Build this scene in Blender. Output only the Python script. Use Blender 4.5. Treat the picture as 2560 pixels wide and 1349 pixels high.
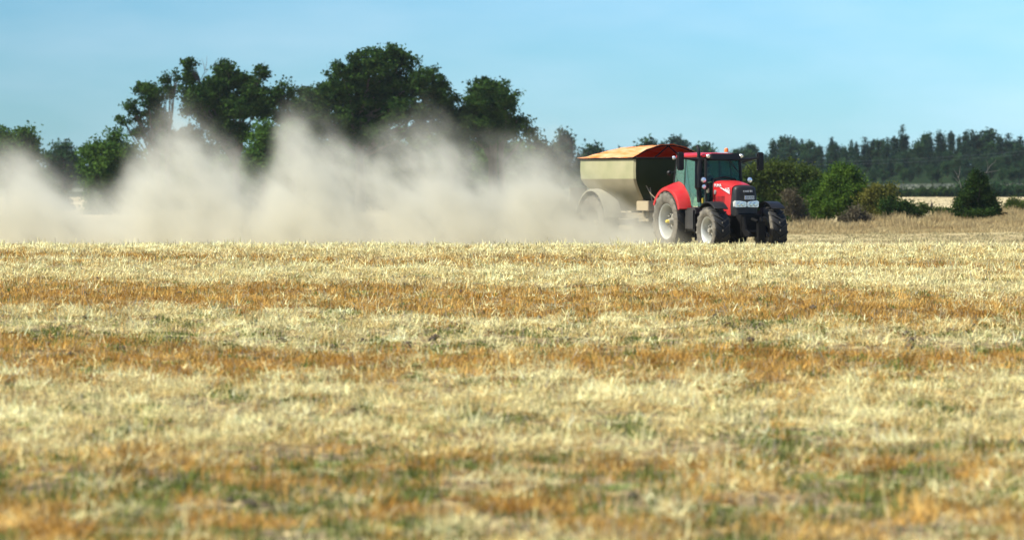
import bpy, bmesh, math, random
import numpy as np
from mathutils import Vector, Matrix

for o in list(bpy.data.objects):
    bpy.data.objects.remove(o)
S = bpy.context.scene
COL = S.collection
R = math.radians

# ------------------------------------------------------------------ camera
F = 9600.0            # focal length in photo pixels (photo is 2560 wide)
EYE = 2.2
PITCH = math.atan(204.5 / F)
cam_d = bpy.data.cameras.new("camera")
cam_d.lens = 36 * F / 2560
cam_d.sensor_width = 36
cam_d.clip_start = 0.5
cam_d.clip_end = 9000
cam_d.dof.use_dof = True
cam_d.dof.focus_distance = 92
cam_d.dof.aperture_fstop = 2.4
cam = bpy.data.objects.new("camera", cam_d)
COL.objects.link(cam)
cam.location = (0, 0, EYE)
cam.rotation_euler = (math.pi / 2 - PITCH, 0, 0)
S.camera = cam

# ------------------------------------------------------------------ light
SUN_AZ = Vector((-1.0, -0.30, 0)).normalized()
SUN_EL = R(50)
sd = SUN_AZ * math.cos(SUN_EL) + Vector((0, 0, math.sin(SUN_EL)))
sun_d = bpy.data.lights.new("sun", 'SUN')
sun_d.energy = 4.9
sun_d.angle = R(0.5)
sun_d.color = (1.0, 0.96, 0.82)
sun = bpy.data.objects.new("sun", sun_d)
COL.objects.link(sun)
sun.rotation_euler = (-sd).to_track_quat('-Z', 'Y').to_euler()
sun.location = (-60, 60, 80)

W = bpy.data.worlds.new("World")
S.world = W
W.use_nodes = True
nt = W.node_tree
nt.nodes.clear()
N = nt.nodes.new
L = nt.links.new
wo = N('ShaderNodeOutputWorld')
bg = N('ShaderNodeBackground')
sky = N('ShaderNodeTexSky')
sky.sky_type = 'NISHITA'
sky.sun_disc = False
sky.sun_elevation = SUN_EL
sky.sun_rotation = math.atan2(SUN_AZ.x, SUN_AZ.y)
sky.altitude = 100
sky.air_density = 1.0
sky.dust_density = 0.2
sky.ozone_density = 1.0
# the light blue of a hazy summer sky, with thin veils of cloud
tc = N('ShaderNodeTexCoord')
tint = N('ShaderNodeMix'); tint.data_type = 'RGBA'; tint.blend_type = 'MULTIPLY'
tint.inputs[0].default_value = 1.0
tint.inputs[7].default_value = (0.49, 0.93, 1.44, 1)
L(sky.outputs[0], tint.inputs[6])
mp = N('ShaderNodeMapping'); mp.inputs['Scale'].default_value = (7, 7, 26)
L(tc.outputs['Generated'], mp.inputs['Vector'])
nz = N('ShaderNodeTexNoise'); nz.inputs['Scale'].default_value = 1.6; nz.inputs['Detail'].default_value = 4
L(mp.outputs[0], nz.inputs['Vector'])
rp = N('ShaderNodeMapRange'); rp.inputs[1].default_value = 0.42; rp.inputs[2].default_value = 0.78
rp.inputs[3].default_value = 0.0; rp.inputs[4].default_value = 0.42
L(nz.outputs[0], rp.inputs[0])
cl = N('ShaderNodeMix'); cl.data_type = 'RGBA'
cl.inputs[7].default_value = (6.4, 8.6, 10.4, 1)
L(rp.outputs[0], cl.inputs[0]); L(tint.outputs[2], cl.inputs[6])
# the sky is paler towards the right hand side of the view (east) than above the sun's side
sep = N('ShaderNodeSeparateXYZ'); L(tc.outputs['Generated'], sep.inputs[0])
gx = N('ShaderNodeMapRange'); gx.inputs[1].default_value = -0.20; gx.inputs[2].default_value = 0.14
gx.inputs[3].default_value = 0.66; gx.inputs[4].default_value = 1.04
L(sep.outputs[0], gx.inputs[0])
gm = N('ShaderNodeMix'); gm.data_type = 'RGBA'; gm.blend_type = 'MULTIPLY'; gm.inputs[0].default_value = 1
L(cl.outputs[2], gm.inputs[6]); L(gx.outputs[0], gm.inputs[7])
L(gm.outputs[2], bg.inputs[0])
bg.inputs[1].default_value = 0.062
L(bg.outputs[0], wo.inputs[0])

S.view_settings.view_transform = 'Standard'
S.view_settings.look = 'None'
S.view_settings.exposure = 0.95
S.view_settings.gamma = 1
S.view_settings.use_curve_mapping = False
cy = S.cycles
cy.max_bounces = 8
cy.diffuse_bounces = 3
cy.glossy_bounces = 3
cy.transmission_bounces = 6
cy.transparent_max_bounces = 12
cy.volume_bounces = 3
cy.volume_step_rate = 1.0
cy.volume_max_steps = 128
cy.use_denoising = True
cy.sample_clamp_indirect = 6


# ------------------------------------------------------------------ helpers
def P(px, py, d):
    """point at ground distance d (world y) seen at photo pixel (px, py)"""
    u = (px - 1280) / F
    v = (674.5 - py) / F
    dy = math.cos(PITCH) + v * math.sin(PITCH)
    dz = -math.sin(PITCH) + v * math.cos(PITCH)
    k = d / dy
    return Vector((u * k, d, EYE + dz * k))


GY = np.array([-80, 0, 22, 40, 60, 80, 98, 105, 109, 111, 113.5, 116, 129, 150, 160, 220, 300, 480, 560, 600, 680, 760, 900, 1500, 5000.0])
GZ = np.array([0, 0, 0, .02, .13, .30, .45, .475, .46, .40, .29, .20, .19, .05, 0, .0, .12, .85, 1.3, 1.75, 3.6, 5.2, 7.2, 8.5, 10.0])


def sstep(a, b, x):
    t = np.clip((x - a) / (b - a), 0, 1)
    return t * t * (3 - 2 * t)


def ground(x, y):
    x = np.asarray(x, float); y = np.asarray(y, float)
    z = np.interp(y, GY, GZ)
    bump = 0.035 * np.sin(x * .7 + y * .31) * np.sin(y * .43 + 1.3) + 0.02 * np.sin(x * 1.9 + 2) * np.sin(y * 1.3)
    z = z + bump * sstep(15, 25, y) * (1 - sstep(104, 114, y))
    z = z + 0.62 * sstep(15, 30, x) * sstep(165, 215, y) * (1 - sstep(235, 300, y))
    z = z + 0.8 * sstep(30, 75, x) * sstep(520, 640, y) * (1 - sstep(800, 1000, y))
    return z


def gz(x, y):
    return float(ground(x, y))


def tag(o, label=None, cat=None, group=None, kind=None):
    if label: o['label'] = label
    if cat: o['category'] = cat
    if group: o['group'] = group
    if kind: o['kind'] = kind
    return o


def empty(name, loc, rz=0):
    o = bpy.data.objects.new(name, None)
    o.empty_display_size = 0.3
    COL.objects.link(o)
    o.location = loc
    o.rotation_euler = (0, 0, rz)
    return o


def copy_tree(o, parent=None):
    c = o.copy()
    COL.objects.link(c)
    c.parent = parent
    for ch in list(o.children):
        copy_tree(ch, c)
    return c


def np_mesh(name, verts, nper, mat, cols=None, parent=None, smooth=False, faces=None):
    me = bpy.data.meshes.new(name)
    nv = len(verts)
    me.vertices.add(nv)
    me.vertices.foreach_set('co', np.asarray(verts, np.float32).ravel())
    if faces is None:
        nf = nv // nper
        idx = np.arange(nv, dtype=np.int32)
    else:
        nf = len(faces)
        idx = np.asarray(faces, np.int32).ravel()
    me.loops.add(len(idx))
    me.loops.foreach_set('vertex_index', idx)
    me.polygons.add(nf)
    me.polygons.foreach_set('loop_start', np.arange(0, len(idx), nper, dtype=np.int32))
    me.polygons.foreach_set('loop_total', np.full(nf, nper, np.int32))
    if smooth:
        me.polygons.foreach_set('use_smooth', np.ones(nf, bool))
    me.update(calc_edges=True)
    if cols is not None:
        a = me.color_attributes.new('tint', 'FLOAT_COLOR', 'POINT')
        c4 = np.ones((nv, 4), np.float32)
        c4[:, :3] = cols
        a.data.foreach_set('color', c4.ravel())
    me.materials.append(mat)
    o = bpy.data.objects.new(name, me)
    COL.objects.link(o)
    o.parent = parent
    return o


class MB:
    """collects shapes, builds ONE mesh object"""
    def __init__(self):
        self.v = []
        self.f = []

    def add(self, vs, fs):
        b = len(self.v)
        self.v += [tuple(p) for p in vs]
        self.f += [tuple(b + i for i in f) for f in fs]
        return self

    def box(self, x0, x1, y0, y1, z0, z1):
        vs = [(x, y, z) for x in (x0, x1) for y in (y0, y1) for z in (z0, z1)]
        return self.add(vs, [(0, 1, 3, 2), (4, 6, 7, 5), (0, 4, 5, 1), (2, 3, 7, 6), (0, 2, 6, 4), (1, 5, 7, 3)])

    def loft(self, secs, cap=True, closed=True):
        n = len(secs[0])
        vs = [p for s in secs for p in s]
        fs = []
        for k in range(len(secs) - 1):
            for i in range(n if closed else n - 1):
                j = (i + 1) % n
                fs.append((k * n + i, k * n + j, (k + 1) * n + j, (k + 1) * n + i))
        if cap:
            fs.append(tuple(range(n))[::-1])
            fs.append(tuple((len(secs) - 1) * n + i for i in range(n)))
        return self.add(vs, fs)

    def prism_y(self, prof, y0, y1):
        return self.loft([[(x, y0, z) for x, z in prof], [(x, y1, z) for x, z in prof]])

    def prism_x(self, prof, x0, x1):
        return self.loft([[(x0, y, z) for y, z in prof], [(x1, y, z) for y, z in prof]])

    def tube(self, pts, r, n=10):
        pts = [Vector(p) for p in pts]
        rs = r if isinstance(r, (list, tuple)) else [r] * len(pts)
        secs = []
        for i, p in enumerate(pts):
            t = (pts[min(i + 1, len(pts) - 1)] - pts[max(i - 1, 0)]).normalized()
            up = Vector((0, 0, 1)) if abs(t.z) < .9 else Vector((1, 0, 0))
            a = t.cross(up).normalized(); b = t.cross(a)
            secs.append([p + (a * math.cos(w) + b * math.sin(w)) * rs[i] for w in [2 * math.pi * k / n for k in range(n)]])
        return self.loft(secs)

    def lathe_y(self, prof, n=48, c=(0, 0, 0), closed=False):
        """prof: (radius, y) turned about the y axis"""
        secs = []
        for k in range(n):
            w = 2 * math.pi * k / n
            secs.append([(c[0] + r * math.cos(w), c[1] + y, c[2] + r * math.sin(w)) for r, y in prof])
        m = len(prof)
        vs = [p for s in secs for p in s]
        fs = []
        for k in range(n):
            k2 = (k + 1) % n
            for i in range(m if closed else m - 1):
                j = (i + 1) % m
                fs.append((k * m + i, k2 * m + i, k2 * m + j, k * m + j))
        return self.add(vs, fs)

    def lathe(self, prof, c, axis, n=16):
        """prof: (radius, along) turned about any axis through c"""
        ax = Vector(axis).normalized()
        up = Vector((0, 0, 1)) if abs(ax.z) < .9 else Vector((1, 0, 0))
        a = ax.cross(up).normalized(); b = ax.cross(a)
        c = Vector(c)
        secs = [[c + ax * t + (a * math.cos(w) + b * math.sin(w)) * r for w in [2 * math.pi * k / n for k in range(n)]] for r, t in prof]
        return self.loft(secs)

    def build(self, name, mat, parent=None, bevel=0, smooth=True, solid=0, loc=None, seg=2, angle=35):
        me = bpy.data.meshes.new(name)
        bm = bmesh.new()
        bv = [bm.verts.new(p) for p in self.v]
        for f in self.f:
            try:
                bm.faces.new([bv[i] for i in f])
            except ValueError:
                pass
        bmesh.ops.remove_doubles(bm, verts=bm.verts, dist=1e-5)
        bmesh.ops.recalc_face_normals(bm, faces=bm.faces)
        if solid:
            bmesh.ops.solidify(bm, geom=bm.faces[:], thickness=solid)
        if bevel:
            es = [e for e in bm.edges if len(e.link_faces) == 2 and e.calc_face_angle(0) > R(30)]
            bmesh.ops.bevel(bm, geom=es, offset=bevel, segments=seg, affect='EDGES', clamp_overlap=True)
        bm.to_mesh(me); bm.free()
        if smooth:
            for p in me.polygons: p.use_smooth = True
            me.set_sharp_from_angle(angle=R(angle))
        me.materials.append(mat)
        o = bpy.data.objects.new(name, me)
        COL.objects.link(o)
        o.parent = parent
        if loc is not None: o.location = loc
        return o


# ------------------------------------------------------------------ materials
def new_mat(name):
    m = bpy.data.materials.new(name)
    m.use_nodes = True
    n = m.node_tree
    n.nodes.clear()
    out = n.nodes.new('ShaderNodeOutputMaterial')
    return m, n, out


def rgb(c): return (c[0], c[1], c[2], 1)


def surf(name, col, rough=.5, metal=0, dust=0.0, dust_col=(.33, .27, .19), scale=3.0, coat=0, bump=0, var=.12, spec=.5):
    """paint or rubber or metal with worn, dusty patches"""
    m, n, out = new_mat(name)
    b = n.nodes.new('ShaderNodeBsdfPrincipled')
    t = n.nodes.new('ShaderNodeTexCoord')
    no = n.nodes.new('ShaderNodeTexNoise'); no.inputs['Scale'].default_value = scale; no.inputs['Detail'].default_value = 6
    n.links.new(t.outputs['Object'], no.inputs['Vector'])
    mr = n.nodes.new('ShaderNodeMapRange'); mr.inputs[1].default_value = .3; mr.inputs[2].default_value = .7
    mr.inputs[3].default_value = max(0, dust - .25 * min(1, dust * 3)); mr.inputs[4].default_value = min(1, dust + .25 * min(1, dust * 3))
    n.links.new(no.outputs[0], mr.inputs[0])
    v = n.nodes.new('ShaderNodeMix'); v.data_type = 'RGBA'
    v.inputs[6].default_value = rgb([c * (1 - var) for c in col]); v.inputs[7].default_value = rgb([min(1, c * (1 + var)) for c in col])
    no2 = n.nodes.new('ShaderNodeTexNoise'); no2.inputs['Scale'].default_value = scale * 2.7; no2.inputs['Detail'].default_value = 4
    n.links.new(t.outputs['Object'], no2.inputs['Vector']); n.links.new(no2.outputs[0], v.inputs[0])
    mx = n.nodes.new('ShaderNodeMix'); mx.data_type = 'RGBA'
    n.links.new(mr.outputs[0], mx.inputs[0]); n.links.new(v.outputs[2], mx.inputs[6]); mx.inputs[7].default_value = rgb(dust_col)
    n.links.new(mx.outputs[2], b.inputs['Base Color'])
    rr = n.nodes.new('ShaderNodeMapRange'); rr.inputs[3].default_value = rough; rr.inputs[4].default_value = min(1, rough + .35)
    n.links.new(mr.outputs[0], rr.inputs[0]); n.links.new(rr.outputs[0], b.inputs['Roughness'])
    b.inputs['Metallic'].default_value = metal
    b.inputs['Coat Weight'].default_value = coat
    b.inputs['Specular IOR Level'].default_value = spec
    if bump:
        bp = n.nodes.new('ShaderNodeBump'); bp.inputs['Strength'].default_value = bump; bp.inputs['Distance'].default_value = .02
        n.links.new(no2.outputs[0], bp.inputs['Height']); n.links.new(bp.outputs[0], b.inputs['Normal'])
    n.links.new(b.outputs[0], out.inputs[0])
    return m


def plant_mat(name, c1, c2, scale=.8, transl=.3, c3=None, attr=False, gloss=0.0):
    """leaves or blades: two greens mixed in clumps, some light passing through"""
    m, n, out = new_mat(name)
    N_ = n.nodes.new; L_ = n.links.new
    g = N_('ShaderNodeNewGeometry')
    if attr:
        a = N_('ShaderNodeAttribute'); a.attribute_name = 'tint'
        csock = a.outputs['Color']
    else:
        no = N_('ShaderNodeTexNoise'); no.inputs['Scale'].default_value = scale; no.inputs['Detail'].default_value = 3
        L_(g.outputs['Position'], no.inputs['Vector'])
        wn = N_('ShaderNodeTexWhiteNoise'); wn.noise_dimensions = '1D'
        L_(g.outputs['Random Per Island'], wn.inputs['W'])
        ad = N_('ShaderNodeMath'); ad.operation = 'MULTIPLY_ADD'
        L_(wn.outputs[0], ad.inputs[0]); ad.inputs[1].default_value = .35
        mr = N_('ShaderNodeMapRange'); mr.inputs[1].default_value = .35; mr.inputs[2].default_value = .65; mr.inputs[4].default_value = .75
        L_(no.outputs[0], mr.inputs[0]); L_(mr.outputs[0], ad.inputs[2])
        oi = N_('ShaderNodeObjectInfo')
        mx = N_('ShaderNodeMix'); mx.data_type = 'RGBA'
        L_(ad.outputs[0], mx.inputs[0]); mx.inputs[6].default_value = rgb(c1); mx.inputs[7].default_value = rgb(c2)
        csock = mx.outputs[2]
        if c3:
            m3 = N_('ShaderNodeMix'); m3.data_type = 'RGBA'
            r3 = N_('ShaderNodeMapRange'); r3.inputs[1].default_value = .3; r3.inputs[2].default_value = 1.0; r3.inputs[4].default_value = .6
            L_(oi.outputs['Random'], r3.inputs[0]); L_(r3.outputs[0], m3.inputs[0])
            L_(csock, m3.inputs[6]); m3.inputs[7].default_value = rgb(c3)
            csock = m3.outputs[2]
    d = N_('ShaderNodeBsdfDiffuse'); t = N_('ShaderNodeBsdfTranslucent'); mix = N_('ShaderNodeMixShader')
    L_(csock, d.inputs[0]); L_(csock, t.inputs[0]); mix.inputs[0].default_value = transl
    L_(d.outputs[0], mix.inputs[1]); L_(t.outputs[0], mix.inputs[2])
    if gloss:
        gl = N_('ShaderNodeBsdfGlossy'); gl.inputs['Roughness'].default_value = .4
        gl.inputs[0].default_value = (.8, .8, .8, 1)
        m2 = N_('ShaderNodeMixShader'); m2.inputs[0].default_value = gloss
        L_(mix.outputs[0], m2.inputs[1]); L_(gl.outputs[0], m2.inputs[2]); L_(m2.outputs[0], out.inputs[0])
    else:
        L_(mix.outputs[0], out.inputs[0])
    return m


M_leaf_oak = plant_mat('oak_leaves', (.008, .025, .008), (.045, .088, .018), .9, .20)
M_leaf_green = plant_mat('green_leaves', (.022, .056, .013), (.075, .140, .028), .7, .28)
M_leaf_bright = plant_mat('bright_leaves', (.024, .060, .010), (.085, .145, .022), .8, .28)
M_leaf_olive = plant_mat('olive_leaves', (.022, .044, .011), (.080, .105, .024), .8, .25)
M_leaf_yellow = plant_mat('yellowing_leaves', (.055, .070, .018), (.160, .150, .035), .9, .25)
M_leaf_dark = plant_mat('dark_leaves', (.009, .024, .008), (.032, .060, .013), .8, .2)
M_leaf_brown = plant_mat('dry_leaves', (.060, .052, .036), (.125, .105, .068), 1.2, .2)
M_conifer = plant_mat('conifer_needles', (.007, .022, .017), (.022, .045, .028), .12, .15, c3=(.030, .072, .030))
M_forest = plant_mat('forest_leaves', (.013, .038, .017), (.038, .078, .028), .15, .2, c3=(.022, .045, .034))
M_bark = surf('bark', (.07, .055, .04), .9, scale=2, bump=.5)
M_deadwood = surf('dead_wood', (.20, .19, .17), .9, scale=2)
M_straw = plant_mat('straw', None, None, transl=.22, attr=True)
M_drygrass = plant_mat('dry_grass_blades', (.29, .21, .105), (.50, .40, .21), .35, .25)
M_greygrass = plant_mat('grey_grass_blades', (.085, .10, .075), (.15, .165, .13), .3, .2)

# ground sheet: stubble soil near, pale straw fields and dark forest floor beyond
def ground_mat():
    m, n, out = new_mat('field_soil')
    N_ = n.nodes.new; L_ = n.links.new
    g = N_('ShaderNodeNewGeometry'); sp = N_('ShaderNodeSeparateXYZ'); L_(g.outputs['Position'], sp.inputs[0])
    b = N_('ShaderNodeBsdfDiffuse')

    def noise(sc, det=5, stretch=None):
        no = N_('ShaderNodeTexNoise'); no.inputs['Scale'].default_value = sc; no.inputs['Detail'].default_value = det
        if stretch:
            mp = N_('ShaderNodeMapping'); mp.inputs['Scale'].default_value = stretch
            L_(g.outputs['Position'], mp.inputs[0]); L_(mp.outputs[0], no.inputs['Vector'])
        else:
            L_(g.outputs['Position'], no.inputs['Vector'])
        return no.outputs[0]

    def mixc(f, a, c):
        mx = N_('ShaderNodeMix'); mx.data_type = 'RGBA'
        if isinstance(f, float): mx.inputs[0].default_value = f
        else: L_(f, mx.inputs[0])
        for s, q in ((6, a), (7, c)):
            if isinstance(q, tuple): mx.inputs[s].default_value = rgb(q)
            else: L_(q, mx.inputs[s])
        return mx.outputs[2]

    def mr(v, a, b_, c=0., d=1.):
        r = N_('ShaderNodeMapRange'); r.inputs[1].default_value = a; r.inputs[2].default_value = b_
        r.inputs[3].default_value = c; r.inputs[4].default_value = d
        L_(v, r.inputs[0]); return r.outputs[0]
    soil = mixc(mr(noise(2.2, 8), .4, .6), (.10, .074, .05), (.19, .145, .085))
    soil = mixc(mr(noise(.9, 4), .52, .64), soil, (.13, .17, .055))
    soil = mixc(mr(noise(6, 6), .52, .62), soil, (.46, .36, .18))
    pale = mixc(mr(noise(.35, 6, (1, .25, 1)), .4, .6), (.29, .225, .12), (.38, .315, .175))
    far = mixc(mr(noise(.2, 6, (1, .3, 1)), .42, .6), (.34, .28, .17), (.52, .43, .26))
    grey = mixc(mr(noise(.15, 5, (1, .3, 1)), .4, .6), (.09, .10, .075), (.16, .17, .13))
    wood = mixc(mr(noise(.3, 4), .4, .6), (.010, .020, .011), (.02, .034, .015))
    y = sp.outputs[1]
    c = mixc(mr(y, 111, 116), soil, pale)
    c = mixc(mr(y, 240, 280), c, far)
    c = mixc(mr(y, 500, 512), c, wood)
    c = mixc(mr(y, 585, 595), c, grey)
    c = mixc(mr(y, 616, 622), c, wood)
    L_(c, b.inputs[0])
    bp = N_('ShaderNodeBump'); bp.inputs['Strength'].default_value = .6; bp.inputs['Distance'].default_value = .06
    L_(noise(5, 8), bp.inputs['Height']); L_(bp.outputs[0], b.inputs['Normal'])
    L_(b.outputs[0], out.inputs[0])
    return m


# ------------------------------------------------------------------ ground
def build_ground():
    ys = np.concatenate([np.arange(-80, 16, 8.), np.arange(16, 120, .6), np.arange(120, 320, 4.),
                         np.arange(320, 1000, 12.), np.geomspace(1000, 5000, 18)])
    s = np.linspace(-1, 1, 141)
    s = np.sign(s) * np.abs(s) ** 1.8
    X = s[None, :] * (90 + .8 * np.maximum(ys, 0))[:, None]
    Y = np.repeat(ys[:, None], len(s), 1)
    Z = ground(X, Y)
    v = np.stack([X, Y, Z], -1).reshape(-1, 3)
    nr, nc = X.shape
    i = (np.arange(nr - 1)[:, None] * nc + np.arange(nc - 1)[None, :]).ravel()
    f = np.stack([i, i + 1, i + nc + 1, i + nc], 1)
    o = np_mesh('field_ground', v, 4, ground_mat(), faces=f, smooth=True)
    tag(o, kind='structure')


build_ground()

# ------------------------------------------------------------------ stubble and straw on the near field
rng = np.random.default_rng(7)


def vnoise(x, y, seed=0):
    """cheap smooth value noise"""
    r = np.random.default_rng(seed)
    T = r.random((256, 256))
    xi = np.floor(x).astype(int); yi = np.floor(y).astype(int)
    fx = x - xi; fy = y - yi
    fx = fx * fx * (3 - 2 * fx); fy = fy * fy * (3 - 2 * fy)
    g = lambda a, b: T[a % 256, b % 256]
    return (g(xi, yi) * (1 - fx) + g(xi + 1, yi) * fx) * (1 - fy) + (g(xi, yi + 1) * (1 - fx) + g(xi + 1, yi + 1) * fx) * fy


# swath pattern across the field: distance -> share of brown stubble, green regrowth and bare soil
_d = np.arange(20, 118, .25)
_py = 470 + (EYE - np.interp(_d, GY, GZ)) / _d * F
def dist_of(py): return float(np.interp(-py, -_py, _d))
BANDS = [  # photo row, brown, green, bare
    (595, .45, .0, .0), (608, .50, .02, .0), (626, .55, .02, .02), (636, .15, .0, .0), (646, .2, .0, .0), (655, .75, .08, .05), (668, .65, .08, .04), (680, .15, .08, 0),
    (700, .06, .14, .02), (714, .15, .10, 0), (728, .75, .08, .02), (762, .95, .10, .04), (795, .90, .25, .05), (810, .45, .40, .2),
    (828, .15, .25, .55), (850, .18, .50, .50), (864, .3, .62, .2), (878, .7, .25, .05), (900, .95, .16, .05), (935, .88, .22, .06), (962, .5, .25, .14),
    (985, .2, .22, .16), (1040, .14, .26, .18), (1100, .18, .30, .20), (1140, .35, .35, .3), (1180, .62, .48, .26), (1230, .70, .58, .22),
    (1290, .75, .60, .22), (1349, .75, .55, .25), (1500, .5, .3, .05)]
bd = np.array([dist_of(b[0]) for b in BANDS][::-1])
bb = np.array([b[1:] for b in BANDS][::-1])


def bands(x, y):
    ye = y + .42 * sstep(42, 60, y) * x + 2.6 * (vnoise(x * .35 + 50, y * .2 + 9, 3) - .5) * (np.minimum(y, 62) / 40) + 1.2 * (vnoise(x * 1.1 + 5, y * .6, 4) - .5) * (np.minimum(y, 62) / 40)
    return [np.interp(ye, bd, bb[:, k]) for k in range(3)]


def blade_quads(p, h, w, lean, yaw, tipw=.45):
    """tapering four-cornered blades; lean is a horizontal offset of the tip"""
    n = len(p)
    side = np.stack([np.cos(yaw), np.sin(yaw), np.zeros(n)], 1) * (w / 2)[:, None]
    tip = p + np.concatenate([lean, h[:, None]], 1)
    return np.stack([p - side, p + side, tip + side * tipw, tip - side * tipw], 1).reshape(-1, 3)


def build_stubble():
    V = []; C = []
    zones = [(19.5, 28, 170, .045), (28, 42, 125, .045), (42, 62, 80, .05), (62, 84, 50, .06), (84, 113.5, 30, .075)]
    for y0, y1, dens, sig in zones:
        hw = y1 * .1334 * 1.06 + 3.6
        nc_ = int(dens * (y1 - y0) * 2 * hw)
        cx = rng.uniform(-hw, hw, nc_); cyy = rng.uniform(y0, y1, nc_)
        over = np.abs(cx) - (cyy * .1334 * 1.06 + .4)
        keep = (over < 0) | ((over < 3.2) & (rng.random(nc_) < .6))
        cx = cx[keep]; cyy = cyy[keep]; nc_ = len(cx)
        br, gr, ba = bands(cx, cyy)
        mottle = .45 * vnoise(cx * 2.6, cyy * 1.5, 11) + .35 * vnoise(cx * 5.5, cyy * 3.3, 12) + .20 * vnoise(cx * .8, cyy * .45, 14)
        shade = .55 * vnoise(cx * 3.4 + 31, cyy * 2.0, 15) + .45 * vnoise(cx * 7 + 3, cyy * 4.2, 16)
        u = rng.random(nc_); u2 = rng.random(nc_)
        gn = vnoise(cx * 2.8 + 7, cyy * 1.8, 13) * .7 + vnoise(cx * 5 + 7, cyy * 2.6, 18) * .3
        grn = gn + .22 * (u2 - .5) > .76 - .50 * gr
        bare = (vnoise(cx * 2.3 + 77, cyy * 1.1, 17) + .25 * (rng.random(nc_) - .5) > .82 - .44 * ba)
        brn = (mottle + .50 * (u - .5) > .88 - .74 * br)
        typ = np.where(grn, 2, np.where(brn, 1, 0))          # 0 pale straw, 1 brown stubble, 2 green
        k = np.where(typ == 0, 8, np.where(typ == 1, 8, 7))
        k = np.where(bare, 1, k)
        idx = np.repeat(np.arange(nc_), k)
        n = len(idx)
        t = typ[idx]
        px = cx[idx] + rng.normal(0, sig, n) * np.where(t == 0, 1.5, .9)
        py = cyy[idx] + rng.normal(0, sig, n) * np.where(t == 0, 1.5, .9)
        dz = (rng.uniform(0, .04, n) + .14 * sstep(.42, .72, shade[idx])) * (t == 0)
        p = np.stack([px, py, ground(px, py) + dz - .005], 1)
        hh = rng.random(nc_)
        wsc = np.interp(cyy[idx], [20, 60, 110], [.75, 1.05, 1.9])
        r = rng.random(n)
        up = r < .5
        h = np.where(t == 1, rng.uniform(.05, .13, n), np.where(t == 2, rng.uniform(.03, .09, n), np.where(up, rng.uniform(.04, .13, n), rng.uniform(.01, .05, n))))
        h *= (.30 + .75 * hh[idx] + .6 * (hh[idx] > .92))
        w = np.where(t == 0, .009, np.where(t == 1, .009, .012)) * wsc * rng.uniform(.7, 1.6, n)
        ang = rng.uniform(0, 2 * np.pi, n)
        ln = np.where(t == 1, rng.uniform(.01, .13, n), np.where(t == 2, rng.uniform(0, .05, n), np.where(up, rng.uniform(.02, .10, n), rng.uniform(.08, .26, n))))
        lean = np.stack([np.cos(ang), np.sin(ang)], 1) * ln[:, None]
        yaw = rng.uniform(0, np.pi, n)
        V.append(blade_quads(p, h, w, lean, yaw))
        pale = np.array([.64, .46, .17]); pale2 = np.array([.97, .88, .47])
        brown = np.array([.37, .18, .034]); brown2 = np.array([.66, .41, .12])
        green = np.array([.10, .145, .03]); green2 = np.array([.24, .265, .08])
        m = np.clip(.45 + .4 * (rng.random(nc_)[idx] - .5) + .5 * (rng.random(n) - .5) + 2.2 * (shade[idx] - .5), 0, 1)[:, None]
        c = np.where((t == 0)[:, None], pale + (pale2 - pale) * m, np.where((t == 1)[:, None], brown2 + (brown - brown2) * m, green + (green2 - green) * m))
        c = c * ((.62 + .50 * rng.random(nc_)) * (.66 + .68 * vnoise(cx * 4.6 + 9, cyy * 3.4, 22)))[idx][:, None] * rng.uniform(.85, 1.1, n)[:, None]
        # a few grey weathered stems
        gry = rng.random(n) < .07
        c = np.where(gry[:, None], np.array([.36, .31, .23]), c)
        C.append(np.repeat(c, 4, 0))
    V = np.concatenate(V); C = np.clip(np.concatenate(C), 0, .9)
    o = np_mesh('straw_stubble', V, 4, M_straw, cols=C)
    tag(o, 'pale and orange brown cut straw stubble in swaths across the foreground field', 'stubble', kind='stuff')


build_stubble()


def build_clods():
    """dark clods of soil lying in the bare strip"""
    V = []
    r = np.random.default_rng(5)
    pts = []
    for _ in range(260):
        py = r.choice([r.uniform(800, 870), r.uniform(870, 1349), r.uniform(640, 800)], p=[.5, .35, .15])
        d = dist_of(py); x = r.uniform(-1, 1) * d * .14
        pts.append((x, d))
    mb = MB()
    for x, d in pts:
        s = r.uniform(.025, .055) * (1.2 if d > 50 else .8)
        z = gz(x, d)
        bm = bmesh.new()
        bmesh.ops.create_icosphere(bm, subdivisions=1, radius=s)
        vs = [(x + v.co.x * r.uniform(.8, 1.5), d + v.co.y * r.uniform(.8, 1.3), z + s * .4 + v.co.z * r.uniform(.6, 1.1)) for v in bm.verts]
        fs = [[v.index for v in f.verts] for f in bm.faces]
        bm.free()
        mb.add(vs, fs)
    o = mb.build('soil_clods', surf('soil_clod', (.062, .043, .028), .95, scale=9), smooth=False)
    tag(o, 'dark soil clods scattered between the straw swaths', 'soil', kind='stuff')


build_clods()


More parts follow.
